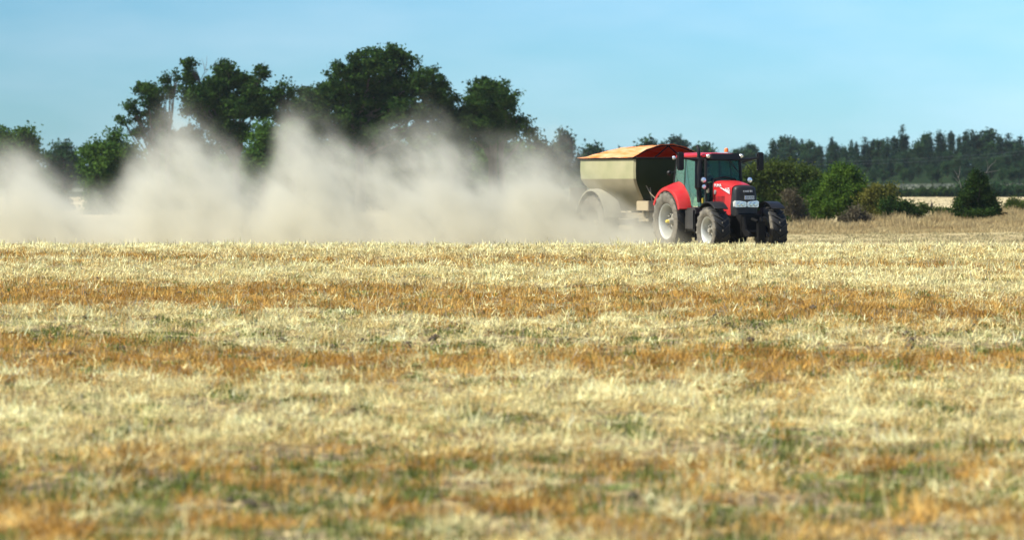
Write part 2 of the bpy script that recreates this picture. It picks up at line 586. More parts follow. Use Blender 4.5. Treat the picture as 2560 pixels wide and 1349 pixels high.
# ------------------------------------------------------------------ trees
def leaf_cloud(lobes, n, size, r, clump=.38, per=26, shell=.55):
    """small leaf faces gathered in clumps spread through ellipsoid lobes"""
    lb = np.array(lobes, float)
    wgt = (lb[:, 3] * lb[:, 5]); wgt = wgt / wgt.sum()
    nk = max(4, n // per)
    li = r.choice(len(lb), nk, p=wgt)
    d = r.normal(size=(nk, 3)); d /= np.linalg.norm(d, axis=1)[:, None]
    rad = (shell + (1 - shell) * r.random(nk)) * (1 + r.normal(0, .09, nk))
    inner = r.random(nk) < .25
    rad = np.where(inner, r.random(nk) * .7, rad)
    cc = lb[li, :3] + d * rad[:, None] * lb[li, 3:6]
    csz = clump * r.uniform(.5, 1.3, nk)
    ci = r.integers(0, nk, n)
    p = cc[ci] + r.normal(size=(n, 3)) * csz[ci][:, None] * np.array([1, 1, .7])
    a = r.normal(size=(n, 3)); a /= np.linalg.norm(a, axis=1)[:, None]
    b = np.cross(a, r.normal(size=(n, 3))); b /= np.linalg.norm(b, axis=1)[:, None]
    s = size * r.uniform(.6, 1.3, n)[:, None]
    v = np.stack([p - a * s * .5, p + b * s * .32, p + a * s * .5, p - b * s * .32], 1)
    return v.reshape(-1, 3)


def tree(name, label, cat, base, lobes, n, size, mat, seed, group=None, trunk_r=.3, clump=.38, per=26, shell=.55,
         trunk_top=None, limbs=True, bark=None, dead=None, bases=None):
    """lobes in local metres (x, y, z, rx, ry, rz) about the tree's base"""
    r = np.random.default_rng(seed)
    root = empty(name, base)
    tag(root, label, cat, group)
    v = leaf_cloud(lobes, n, size, r, clump, per, shell)
    crown = np_mesh('crown', v, 4, mat, parent=root)
    mb = MB()
    top = max(l[2] for l in lobes)
    tz = trunk_top or top * .45
    for bx in (bases or [0]):
        mb.tube([(bx, 0, -.4), (bx * .9 + .05, 0, tz * .35), (bx * .8 - .05, .05, tz * .7), (bx * .7, 0, tz)],
                [trunk_r * 1.25, trunk_r, trunk_r * .85, trunk_r * .7], 8)
    if limbs:
        for l in lobes:
            bx = min((bases or [0]), key=lambda q: abs(q - l[0])) * .7
            st = Vector((bx, 0, max(.1, min(tz * r.uniform(.55, 1.0), l[2] * .8))))
            e = Vector(l[:3]) + Vector((0, 0, l[5] * .3))
            mid = st.lerp(e, .5) + Vector((r.uniform(-.3, .3), r.uniform(-.3, .3), r.uniform(-.1, .5)))
            mb.tube([st, mid, e], [trunk_r * .45, trunk_r * .26, trunk_r * .08], 6)
            for _ in range(3):
                q = Vector(l[:3]) + Vector((r.normal() * l[3] * .5, r.normal() * l[4] * .5, abs(r.normal()) * l[5] * .6))
                mb.tube([mid.lerp(e, .5), q], [trunk_r * .15, trunk_r * .04], 5)
    mb.build('trunk', bark or M_bark, root, smooth=True)
    if dead:
        db = MB()
        for (s0, s1, rr) in dead:
            db.tube([s0, Vector(s0).lerp(Vector(s1), .5) + Vector((.06, 0, 0)), s1], [rr, rr * .7, rr * .35], 5)
        db.build('dead_twigs', M_deadwood, root)
    return root


def px_lobes(lobes_px, d, basepx, depth=1.0, rs=1):
    """lobes given as (photo x, photo y, rx px, ry px) at distance d -> local metres"""
    bx = P(basepx, 500, d).x
    bz = gz(bx, d)
    rr = random.Random(rs)
    out = []
    for q in lobes_px:
        c = P(q[0], q[1], d)
        rx = q[2] * d / F; rz = q[3] * d / F
        out.append((c.x - bx, rr.uniform(-.6, .6) * rx * depth, c.z - bz, rx, rx * .9 * depth, rz))
    return Vector((bx, d, bz)), out


D1 = 320
def field_tree(name, label, cat, basepx, lobes_px, n, size, mat, seed, d=D1, twigs=None, **k):
    base, lb = px_lobes(lobes_px, d, basepx, rs=seed)
    if twigs:
        tw = []
        for (a, b, rr) in twigs:
            pa = P(a[0], a[1], d) - base; pb = P(b[0], b[1], d) - base
            tw.append((tuple(pa), tuple(pb), rr))
        k['dead'] = tw
    return tree(name, label, cat, base, lb, n, size, mat, seed, **k)


# big oak in the middle of the group
field_tree('oak_tree', 'largest broad oak with rounded crown behind the middle of the dust cloud', 'tree', 900, [
    (930, 165, 62, 42), (1005, 150, 34, 30), (975, 135, 42, 22), (865, 190, 52, 32), (815, 235, 42, 26), (785, 262, 36, 26), (900, 235, 60, 40), (985, 215, 62, 42),
    (1060, 205, 46, 40), (1095, 240, 36, 34), (1120, 258, 30, 26), (850, 285, 52, 36), (930, 300, 60, 34), (1010, 280, 60, 34), (1075, 275, 46, 26),
    (880, 325, 44, 24), (800, 300, 36, 26), (950, 260, 50, 40), (850, 335, 40, 22), (960, 335, 44, 20), (1060, 318, 40, 20), (1110, 300, 34, 22), (790, 325, 36, 20), (1040, 330, 30, 14), (905, 345, 26, 16), (840, 240, 40, 30)],
    66000, .27, M_leaf_oak, 1, trunk_r=.42, trunk_top=8.0, clump=.25, per=44, shell=.72)
field_tree('oak_tree', 'oak with a narrower domed crown at the right end of the tree group', 'tree', 1237, [
    (1215, 215, 34, 22), (1245, 225, 30, 24), (1200, 245, 38, 28), (1262, 250, 32, 24), (1180, 275, 36, 24), (1230, 285, 46, 30), (1272, 285, 28, 26), (1205, 315, 42, 24),
    (1255, 325, 38, 24), (1300, 308, 28, 15), (1322, 328, 16, 8), (1165, 300, 30, 22), (1225, 345, 32, 16), (1160, 330, 24, 22)],
    20000, .27, M_leaf_oak, 2, trunk_r=.25, trunk_top=6.3, bases=[0, .7, -.35], clump=.25, per=40, shell=.72)
field_tree('oak_tree', 'dense oak left of the largest, with dead twigs on its left shoulder', 'tree', 590, [
    (565, 175, 26, 22), (585, 200, 40, 22), (545, 215, 38, 26), (620, 215, 36, 26), (655, 185, 16, 22), (640, 235, 34, 26), (500, 240, 36, 22), (540, 265, 50, 32),
    (600, 265, 46, 32), (490, 275, 30, 24), (645, 280, 26, 20), (560, 315, 42, 30), (520, 300, 36, 24), (605, 330, 26, 22), (575, 355, 30, 18), (475, 165, 14, 20), (462, 155, 7, 10),
    (478, 195, 14, 16), (470, 225, 16, 18), (465, 255, 10, 20), (540, 335, 20, 14)],
    34000, .26, M_leaf_oak, 3, trunk_r=.3, trunk_top=6.6, clump=.24, per=38, shell=.68,
    twigs=[((492, 215), (512, 178), .05), ((512, 178), (504, 146), .03), ((512, 178), (517, 140), .03), ((506, 190), (530, 160), .025), ((498, 205), (486, 158), .02), ((500, 170), (493, 150), .015)])
field_tree('oak_tree', 'sparse oak with loose leaf tufts left of the dead twigs', 'tree', 395, [
    (365, 215, 22, 14), (385, 228, 26, 16), (350, 222, 14, 8), (372, 248, 22, 16), (395, 245, 18, 16), (420, 190, 8, 8), (438, 182, 7, 7), (410, 200, 8, 6), (416, 212, 6, 12),
    (443, 198, 6, 7), (426, 228, 10, 10), (432, 240, 10, 8), (330, 255, 12, 10), (322, 268, 12, 10), (336, 280, 14, 10), (342, 298, 16, 10), (305, 300, 8, 8), (318, 305, 10, 6),
    (296, 292, 6, 5), (366, 285, 12, 8), (385, 270, 18, 14), (400, 300, 30, 24), (350, 330, 24, 16), (410, 350, 44, 36), (470, 350, 40, 40)],
    15000, .24, M_leaf_oak, 4, trunk_r=.22, trunk_top=5.0, bases=[0, 1.0], clump=.22, per=24)
field_tree('oak_tree', 'low spreading oak filling the gap left of the largest crown', 'tree', 735, [
    (690, 235, 16, 18), (703, 215, 7, 14), (675, 260, 22, 18), (728, 230, 10, 14), (720, 260, 20, 14), (760, 235, 14, 18), (765, 262, 26, 22), (700, 290, 16, 16), (735, 300, 36, 24), (775, 320, 30, 24)],
    10000, .26, M_leaf_oak, 5, d=324, trunk_r=.2, trunk_top=4.6, clump=.30)
field_tree('broadleaf_tree', 'lighter green tree with its crown half lost in the dust below the dense oak', 'tree', 660, [
    (660, 340, 34, 34), (650, 385, 40, 36), (690, 360, 30, 30), (640, 420, 32, 30), (690, 420, 40, 36), (720, 340, 26, 30)],
    13000, .27, M_leaf_green, 6, d=305, trunk_r=.2, trunk_top=3.0, clump=.34)
field_tree('broadleaf_tree', 'leaning green tree between the largest oak and the narrow oak', 'tree', 1130, [
    (1135, 300, 26, 22), (1120, 335, 34, 26), (1150, 360, 40, 22), (1090, 320, 22, 10), (1000, 330, 26, 10), (1060, 350, 30, 14)],
    7000, .26, M_leaf_green, 7, d=326, trunk_r=.2, trunk_top=4.5, clump=.3)
field_tree('bush', 'low green thicket falling away below the sparse oak', 'bush', 260, [
    (292, 335, 20, 14), (285, 350, 22, 18), (240, 372, 32, 18), (215, 378, 20, 14), (300, 380, 44, 26), (250, 410, 50, 34), (320, 400, 36, 34), (255, 460, 46, 46), (310, 460, 46, 46), (250, 520, 40, 36), (330, 510, 60, 40)],
    18000, .26, M_leaf_green, 8, d=300, trunk_r=.14, trunk_top=2.2, clump=.32)
field_tree('broadleaf_tree', 'round tree half hidden by dust at the left edge', 'tree', 20, [
    (5, 335, 26, 20), (35, 345, 26, 18), (62, 330, 14, 12), (75, 350, 24, 20), (20, 380, 50, 34), (80, 390, 28, 34), (40, 440, 60, 50), (-40, 360, 50, 44)],
    15000, .26, M_leaf_green, 9, d=310, trunk_r=.22, trunk_top=3.4, clump=.34)
field_tree('broadleaf_tree', 'small dark blue green tree beyond the gap at the left', 'tree', 158, [
    (150, 370, 16, 14), (168, 362, 10, 12), (155, 395, 28, 24), (125, 400, 20, 20), (190, 410, 20, 20), (160, 440, 40, 40)],
    5000, .45, M_forest, 10, d=520, trunk_r=.3, trunk_top=5, clump=.5)
# hedge of understorey bushes below the oaks, mostly veiled by the dust
under = [(120, 500, 60), (430, 400, 90), (520, 390, 80), (600, 410, 80), (760, 368, 90), (850, 385, 100), (960, 380, 100), (1060, 368, 90), (1160, 375, 90), (1260, 378, 80), (1340, 385, 60)]
names_u = ['at the foot of the left edge trees', 'below the sparse oak', 'below the dead twigs', 'at the foot of the dense oak', 'below the low spreading oak', 'left of the largest oak trunk',
           'right of the largest oak trunk', 'below the right side of the largest oak', 'below the leaning green tree', 'at the foot of the narrow oak', 'at the right end of the oak group']
for k, (ux, uy, ur) in enumerate(under):
    field_tree('bush', 'dusty green bush ' + names_u[k], 'bush', ux, [(ux + q * ur * .55, uy + abs(q) * 24 - 14 * (q == -.3), ur * .52, 40) for q in (-1, -.3, .4, 1)] + [(ux, uy + 60, ur, 44), (ux, min(uy + 110, 520), ur, 40)],
               9000, .32, M_leaf_green if k % 2 else M_leaf_dark, 20 + k, d=334 + 4 * (k % 3), trunk_r=.12, trunk_top=1.6, clump=.4, group='understorey bushes behind the dust')

# small far trees seen between the oaks and the tractor
for k, (fx, fy, fw, lab) in enumerate([
        (1410, 330, 20, 'narrow far tree standing clear just right of the oaks'), (1480, 360, 34, 'low rounded far tree above the rear of the hopper'),
        (1616, 348, 32, 'far tree with a pointed tip above the orange tarpaulin'), (1690, 340, 38, 'broad dark far tree above the front of the tarpaulin'),
        (1755, 358, 30, 'thin far tree behind the exhaust pipe'), (1548, 372, 20, 'tiny far tree just above the middle of the tarpaulin')]):
    field_tree('broadleaf_tree', lab, 'tree', fx, [(fx, fy + 14, fw * .42, 14), (fx - fw * .4, fy + 36, fw * .5, 22), (fx + fw * .45, fy + 34, fw * .5, 22), (fx, fy + 60, fw * .95, 34)],
               2600, .62, M_conifer if k in (0, 3) else M_forest, 50 + k, d=640, trunk_r=.3, trunk_top=5, clump=.55)

# forest on the rise beyond the far field: prototypes, then copies
def forest_proto(kind, seed):
    r = np.random.default_rng(seed)
    root = empty('conifer_tree' if kind == 'c' else 'broadleaf_tree', (0, 0, 0))
    if kind == 'c':
        H = 9.0
        lobes = []
        for k in range(8):
            t = k / 7
            rr = (2.0 * (1 - t) ** .75 + .35) * r.uniform(.75, 1.2)
            lobes.append((r.uniform(-.45, .45) * (1 - t), r.uniform(-.4, .4), 1.6 + t * (H - 1.8), rr, rr, .95))
        v = leaf_cloud(lobes, 2600, .5, r, .42, 16, .3)
        np_mesh('crown', v, 4, M_conifer, parent=root)
    else:
        H = 7.0
        lobes = [(r.uniform(-1.6, 1.6), r.uniform(-1.2, 1.2), r.uniform(2.6, 6.0), r.uniform(1.2, 2.0), r.uniform(1.2, 1.8), r.uniform(1.0, 1.6)) for _ in range(7)]
        lobes.append((0, 0, 2.2, 2.2, 2, 2))
        v = leaf_cloud(lobes, 2600, .5, r, .42, 18, .45)
        np_mesh('crown', v, 4, M_forest, parent=root)
    MB().tube([(0, 0, -.6), (0, 0, H * .45), (0, 0, H * .85)], [.2, .15, .05], 6).build('trunk', M_bark, root)
    return root, H


protos = {'c': [forest_proto('c', 100 + i) for i in range(5)], 'b': [forest_proto('b', 120 + i) for i in range(4)]}
used = set()


def plant(kind, px, topy, d, label, group, w=1.0, rnd=random):
    i = rnd.randrange(len(protos[kind]))
    root, H = protos[kind][i]
    t = P(px, topy, d)
    g = gz(t.x, d)
    sc = max(.35, (t.z - g) / H)
    if (kind, i) in used:
        o = copy_tree(root)
    else:
        used.add((kind, i)); o = root
    o.location = (t.x, d, g)
    o.rotation_euler = (0, 0, rnd.uniform(0, 6.28))
    o.scale = (sc * w, sc * w, sc)
    tag(o, label, 'tree', group)
    return o


rnd = random.Random(3)
SKY = [(1345, 392), (1380, 385), (1440, 395), (1500, 392), (1570, 395), (1640, 388), (1720, 385), (1775, 372), (1800, 385), (1850, 368), (1868, 360), (1885, 366),
       (1930, 352), (1952, 344), (1968, 341), (1986, 347), (2005, 352), (2022, 350), (2042, 372), (2078, 347), (2090, 356), (2108, 372), (2128, 354), (2142, 360), (2165, 347), (2182, 352), (2202, 342), (2220, 348),
       (2236, 345), (2254, 318), (2262, 340), (2290, 352), (2304, 332), (2322, 345), (2346, 332), (2360, 344), (2377, 333), (2398, 344), (2415, 332), (2432, 330), (2450, 322), (2466, 340), (2482, 352),
       (2500, 346), (2518, 338), (2534, 350), (2550, 344), (2575, 345), (2600, 340), (2635, 352), (2670, 345), (2710, 338), (2750, 345)]
for px, ty in SKY:
    kind = 'c' if rnd.random() < .72 else 'b'
    lab = {'c': 'dark conifer on the skyline of the far forest', 'b': 'dark rounded tree on the skyline of the far forest'}[kind]
    w = rnd.uniform(.75, 1.15)
    if px == 2254: kind, lab, w = 'c', 'tallest narrow conifer rising above the far forest skyline', .6
    plant(kind, px, ty, rnd.uniform(735, 765), lab, None if px == 2254 else {'c': 'conifers on the far skyline', 'b': 'rounded trees on the far skyline'}[kind], w, rnd)
# second and third rows fill the slope below the skyline
for row, (ty, d, n0) in enumerate([(378, 722, 46), (398, 695, 44), (418, 660, 42), (434, 628, 44)]):
    for k in range(n0):
        px = 1330 + (2800 - 1330) * (k + rnd.uniform(-.35, .35)) / (n0 - 1)
        kind = 'b' if rnd.random() < (.4 + .2 * row) else 'c'
        lab = ['dark {} in the second row of the far forest', 'green {} on the middle slope of the far forest', 'green {} along the foot of the far forest', 'green {} at the front edge of the far forest above the grey bank'][row].format('conifer' if kind == 'c' else 'broadleaf tree')
        tyy = ty + rnd.uniform(-13, 10) - (px - 2100) * .014
        plant(kind, px, tyy, d + rnd.uniform(-5, 5), lab, lab.replace('conifer', 'conifers').replace('tree', 'trees'), rnd.uniform(.9, 1.3), rnd)
# rows of trees far off behind the left hand group so that the horizon is closed
for k in range(46):
    px = -260 + k * 36 + rnd.uniform(-8, 8)
    kind = 'b' if rnd.random() < .6 else 'c'
    lab = 'far {} low behind the dust on the left'.format('conifer' if kind == 'c' else 'rounded tree')
    plant(kind, px, rnd.uniform(408, 430), rnd.uniform(620, 700), lab, lab.replace('conifer', 'conifers').replace('tree', 'trees'), 1.3, rnd)

# hedge at the edge of the far field, and the pale grass bank behind it
def low_hedge(px0, px1, top, d, n, lab, name='hedge', mat=None):
    mids = np.linspace(px0, px1, max(6, int((px1 - px0) / 22)))
    rr = random.Random(int(px0))
    field_tree(name, lab, 'hedge', (px0 + px1) / 2, [(m, top + 14 + rr.uniform(-4, 5), 17, 16) for m in mids], n, .40, mat or M_forest, int(px0), d=d, trunk_r=.08, trunk_top=.5, clump=.4, limbs=False)


low_hedge(2150, 2400, 476, 512, 9000, 'long dark hedge at the far edge of the pale field', mat=M_leaf_dark)
low_hedge(2400, 2800, 462, 512, 16000, 'taller green hedge beyond the cone shaped juniper', mat=M_forest)
low_hedge(1880, 2160, 480, 512, 6000, 'dark hedge behind the bushes right of the tractor', mat=M_leaf_dark)

# ---------------- bushes beside the track right of the tractor
DB = 220
def bush(name, label, basepx, lobes, n, size, mat, seed, d=DB, **k):
    k.setdefault('trunk_r', .09); k.setdefault('trunk_top', 1.0); k.setdefault('clump', .19)
    return field_tree(name, label, 'bush' if name == 'bush' else 'tree', basepx, lobes, n, size, mat, seed, d=d, **k)


bush('bush', 'broad olive green bush directly behind the front of the tractor', 1950, [
    (1890, 440, 30, 34), (1930, 425, 36, 24), (1975, 432, 40, 28), (2020, 440, 36, 26), (2045, 470, 30, 30), (1900, 490, 44, 40), (1960, 480, 50, 40), (2010, 500, 44, 40), (1870, 470, 30, 40), (1940, 530, 60, 30)],
    30000, .15, M_leaf_olive, 61, d=226, clump=.22)
bush('bush', 'dark leaved bush between the olive bush and the bright green one', 2035, [(2030, 485, 26, 30), (2060, 470, 26, 26), (2000, 520, 40, 36), (2040, 525, 40, 30)], 12000, .15, M_leaf_dark, 62, d=223)
bush('broadleaf_tree', 'bright green rounded small tree in the middle of the roadside bushes', 2095, [
    (2115, 435, 26, 18), (2095, 448, 34, 20), (2140, 455, 26, 20), (2075, 475, 32, 22), (2120, 480, 40, 26), (2052, 500, 30, 22), (2090, 512, 38, 30), (2150, 490, 24, 28), (2130, 520, 32, 30), (2055, 530, 26, 20), (2100, 425, 18, 10)],
    30000, .14, M_leaf_bright, 63, d=217, clump=.19, trunk_top=1.4)
bush('bush', 'yellowish green bush left of the low black shrub', 2190, [
    (2195, 478, 22, 16), (2175, 492, 22, 18), (2215, 495, 24, 20), (2180, 520, 30, 24), (2215, 525, 28, 24), (2165, 540, 20, 16), (2225, 470, 14, 8)],
    14000, .13, M_leaf_yellow, 64, d=214)
bush('bush', 'low black green shrub sloping down to the right', 2245, [
    (2225, 515, 26, 18), (2255, 518, 28, 18), (2280, 530, 22, 14), (2295, 540, 12, 10), (2235, 540, 30, 22), (2265, 545, 20, 16), (2250, 560, 26, 10)],
    13000, .12, M_leaf_dark, 65, d=212)
bush('juniper_bush', 'cone shaped juniper standing alone in front of the far pale field', 2442, [
    (2438, 440, 8, 14), (2455, 450, 8, 12), (2432, 462, 14, 14), (2458, 468, 16, 16), (2420, 485, 20, 16), (2448, 490, 26, 18), (2472, 495, 18, 20), (2410, 508, 24, 18), (2445, 515, 36, 18), (2480, 518, 20, 18), (2400, 525, 16, 14), (2450, 532, 40, 12), (2492, 530, 10, 10)],
    20000, .12, M_leaf_dark, 66, d=205, clump=.15)
bush('bush', 'dry brown shrub with bare stems at the foot of the olive bush', 1985, [
    (1975, 490, 18, 20), (1995, 515, 22, 22), (1970, 535, 22, 20), (2005, 545, 26, 14)], 5000, .10, M_leaf_brown, 67, d=210, clump=.16)
bush('bush', 'greyish brown scrub between the bright green tree and the yellowish bush', 2150, [
    (2140, 535, 22, 20), (2160, 550, 20, 14), (2120, 550, 24, 14)], 4500, .10, M_leaf_brown, 68, d=209, clump=.16)
bush('bush', 'dusty grey green scrub right of the low black shrub', 2330, [(2310, 520, 18, 12), (2345, 528, 22, 10), (2370, 532, 18, 12)], 3600, .10, M_leaf_olive, 69, d=215, clump=.15)
bush('bush', 'low grey scrub at the right edge beyond the juniper', 2540, [(2528, 508, 16, 14), (2550, 515, 18, 12), (2515, 520, 12, 8), (2580, 512, 20, 14)], 4200, .10, M_leaf_olive, 70, d=214, clump=.15)
bush('bush', 'small green bush half hidden by the front wheel', 1900, [(1885, 520, 26, 26), (1915, 545, 26, 22), (1950, 555, 24, 16)], 6000, .13, M_leaf_dark, 71, d=205)


def dead_tree():
    d = 240
    b = P(2412, 520, d); base = Vector((b.x, d, gz(b.x, d)))
    root = empty('dead_tree', base)
    tag(root, 'pale leafless dead tree with forked branches behind the juniper', 'tree')
    segs = [((2405, 530), (2404, 475), .05), ((2404, 475), (2396, 445), .03), ((2396, 445), (2385, 425), .02), ((2396, 445), (2400, 415), .02), ((2404, 475), (2420, 440), .02), ((2400, 460), (2380, 440), .015),
            ((2405, 528), (2452, 450), .04), ((2452, 450), (2475, 415), .025), ((2475, 415), (2490, 400), .015), ((2462, 432), (2500, 425), .015), ((2452, 450), (2448, 420), .015), ((2470, 422), (2466, 400), .012)]
    mb = MB()
    for a, c, rr in segs:
        rr *= .6
        pa = P(a[0], a[1], d) - base; pc = P(c[0], c[1], d) - base
        mb.tube([pa, pa.lerp(pc, .5) + Vector((.04, .03, 0)), pc], [rr, rr * .8, rr * .5], 6)
    mb.build('trunk', M_deadwood, root)


dead_tree()


def grass_strip(name, label, n, yfun, xr, h, w, mat, seed, base=None):
    r = np.random.default_rng(seed)
    nk = n // 14
    cx = r.uniform(xr[0], xr[1], nk)
    y0, y1 = yfun(cx)
    cyy = y0 + (y1 - y0) * r.random(nk)
    hs = r.uniform(.3, .8, nk) + .85 * sstep(.5, .85, vnoise(cx * .9 + 40, cyy * .3, 21)) * (h > .35)
    hs = hs * (np.clip(.25 + 1.3 * (cyy - y0) / (y1 - y0), 0, 1) if h > .4 else 1)
    i = r.integers(0, nk, n)
    px = cx[i] + r.normal(0, .16, n); py = cyy[i] + r.normal(0, .25, n)
    p = np.stack([px, py, ground(px, py) - .02], 1)
    hh = h * hs[i] * r.uniform(.5, 1.1, n)
    a = r.uniform(0, 6.28, n)
    lean = np.stack([np.cos(a), np.sin(a)], 1) * (hh * r.uniform(.1, .5, n))[:, None]
    v = blade_quads(p, hh, w * r.uniform(.6, 1.4, n), lean, r.uniform(0, 3.14, n), .3)
    o = np_mesh(name, v, 4, mat)
    tag(o, label, 'grass', kind='stuff')


grass_strip('dry_grass', 'tall tan dry grass along the foot of the bushes on the right', 95000, lambda x: (182 + 0 * x, 212 + 0 * x), (10, 36), .46, .035, M_drygrass, 31)
grass_strip('short_dry_grass', 'short pale grass on the field beyond the tractor', 60000, lambda x: (150 + 0 * x, 200 + 0 * x), (-30, 34), .16, .05, plant_mat('pale_grass_blades', (.33, .275, .145), (.43, .37, .205), .5, .25), 32)
grass_strip('far_field_grass', 'pale cropped straw on the far field at the right', 30000, lambda x: (380 + 0 * x, 500 + 0 * x), (-60, 80), .22, .14, plant_mat('far_straw', (.50, .42, .26), (.66, .56, .36), .2, .2), 33)
grass_strip('grey_grass', 'grey green grass bank below the far forest', 26000, lambda x: (596 + 0 * x, 618 + 0 * x), (20, 110), .30, .12, M_greygrass, 34)


# ------------------------------------------------------------------ vehicle materials
M_red = surf('red_paint', (.40, .002, .008), .42, dust=.06, coat=.1, var=.10, dust_col=(.40, .24, .16), spec=.3)
M_black = surf('black_plastic', (.007, .007, .009), .5, dust=.015, spec=.25)
M_chassis = surf('dark_chassis', (.004, .004, .005), .7, dust=.008, spec=.15)
M_silver = surf('silver_rim_paint', (.52, .55, .55), .40, metal=.3, dust=.42, dust_col=(.34, .32, .27))
M_disc = surf('dusty_wheel_disc', (.50, .52, .50), .5, metal=.1, dust=.80, dust_col=(.23, .205, .16), scale=4)
M_grey = surf('grey_metal', (.28, .29, .30), .4, metal=.4, dust=.2)
M_yellow = surf('yellow_paint', (.72, .55, .06), .4, dust=.1)
M_white = surf('white_lettering', (.62, .63, .66), .4)
M_blue = surf('blue_band', (.03, .09, .35), .4)
M_darkmark = surf('dark_print', (.07, .07, .09), .5)
M_seat = surf('seat_fabric', (.02, .022, .028), .8)
M_orange = surf('orange_beacon', (.85, .16, .01), .3)
M_hopper = surf('hopper_paint', (.15, .18, .075), .5, dust=.54, dust_col=(.40, .35, .22), scale=1.2, var=.2)
M_hopper_low = surf('dusty_hopper_paint', (.15, .15, .085), .7, dust=.62, dust_col=(.36, .30, .20), scale=1.4)
M_spframe = surf('dusty_frame_paint', (.16, .13, .08), .7, dust=.5, dust_col=(.30, .25, .165), scale=2)


def lamp_mat():
    m, n, out = new_mat('lamp_lens')
    b = n.nodes.new('ShaderNodeBsdfPrincipled')
    b.inputs['Base Color'].default_value = (.85, .88, .90, 1)
    b.inputs['Metallic'].default_value = .65
    b.inputs['Roughness'].default_value = .22
    b.inputs['Coat Weight'].default_value = 1
    n.links.new(b.outputs[0], out.inputs[0])
    return m


M_lamp = lamp_mat()


def glass_mat(film=.16, tr=(.52, .74, .68, 1), dc=(.25, .42, .38, 1)):
    m, n, out = new_mat('green_tinted_glass')
    t = n.nodes.new('ShaderNodeBsdfTransparent'); t.inputs[0].default_value = tr
    g = n.nodes.new('ShaderNodeBsdfGlossy'); g.inputs['Roughness'].default_value = .03; g.inputs[0].default_value = (.9, 1, .98, 1)
    d = n.nodes.new('ShaderNodeBsdfDiffuse'); d.inputs[0].default_value = dc
    lw = n.nodes.new('ShaderNodeFresnel'); lw.inputs[0].default_value = 1.22
    a = n.nodes.new('ShaderNodeMixShader'); b = n.nodes.new('ShaderNodeMixShader')
    b.inputs[0].default_value = film       # green diffuse film, paints in light seen through and off the panes
    n.links.new(lw.outputs[0], a.inputs[0]); n.links.new(t.outputs[0], a.inputs[1]); n.links.new(g.outputs[0], a.inputs[2])
    n.links.new(a.outputs[0], b.inputs[1]); n.links.new(d.outputs[0], b.inputs[2]); n.links.new(b.outputs[0], out.inputs[0])
    return m


M_glass = glass_mat()
M_clear = glass_mat(.03, (.72, .92, .86, 1))
M_rearglass = glass_mat(.45, (.66, .88, .82, 1), (.20, .42, .32, 1))  # heavier green film stands in for daylight showing through the back


def tyre_mat():
    m, n, out = new_mat('tyre_rubber')
    N_ = n.nodes.new; L_ = n.links.new
    b = N_('ShaderNodeBsdfPrincipled')
    t = N_('ShaderNodeTexCoord'); sp = N_('ShaderNodeSeparateXYZ'); L_(t.outputs['Normal'], sp.inputs[0])
    ab = N_('ShaderNodeMath'); ab.operation = 'ABSOLUTE'; L_(sp.outputs[1], ab.inputs[0])
    mr = N_('ShaderNodeMapRange'); mr.inputs[1].default_value = .55; mr.inputs[2].default_value = .9; mr.inputs[3].default_value = .015; mr.inputs[4].default_value = .72
    L_(ab.outputs[0], mr.inputs[0])
    no = N_('ShaderNodeTexNoise'); no.inputs['Scale'].default_value = 5; no.inputs['Detail'].default_value = 5; L_(t.outputs['Object'], no.inputs['Vector'])
    mu = N_('ShaderNodeMath'); mu.operation = 'MULTIPLY'; L_(mr.outputs[0], mu.inputs[0])
    nr = N_('ShaderNodeMapRange'); nr.inputs[1].default_value = .3; nr.inputs[2].default_value = .65; nr.inputs[3].default_value = .45; nr.inputs[4].default_value = 1.1
    L_(no.outputs[0], nr.inputs[0]); L_(nr.outputs[0], mu.inputs[1])
    mx = N_('ShaderNodeMix'); mx.data_type = 'RGBA'; L_(mu.outputs[0], mx.inputs[0])
    mx.inputs[6].default_value = (.008, .008, .009, 1); mx.inputs[7].default_value = (.21, .185, .145, 1)
    L_(mx.outputs[2], b.inputs['Base Color']); b.inputs['Roughness'].default_value = .8
    L_(b.outputs[0], out.inputs[0])
    return m


M_tyre = tyre_mat()


def text_mesh(name, body, size, mat, parent, loc, rot, extrude=.004, shear=0, sx=1):
    cu = bpy.data.curves.new(name, 'FONT')
    cu.body = body; cu.size = size; cu.extrude = extrude; cu.shear = shear
    cu.align_x = 'CENTER'; cu.align_y = 'CENTER'; cu.offset = size * .018
    tmp = bpy.data.objects.new(name + '_t', cu)
    me = bpy.data.meshes.new_from_object(tmp)
    bpy.data.objects.remove(tmp); bpy.data.curves.remove(cu)
    me.materials.clear(); me.materials.append(mat)
    me.name = name
    o = bpy.data.objects.new(name, me)
    COL.objects.link(o); o.parent = parent
    o.location = loc; o.rotation_euler = rot; o.scale = (sx, 1, 1)
    return o


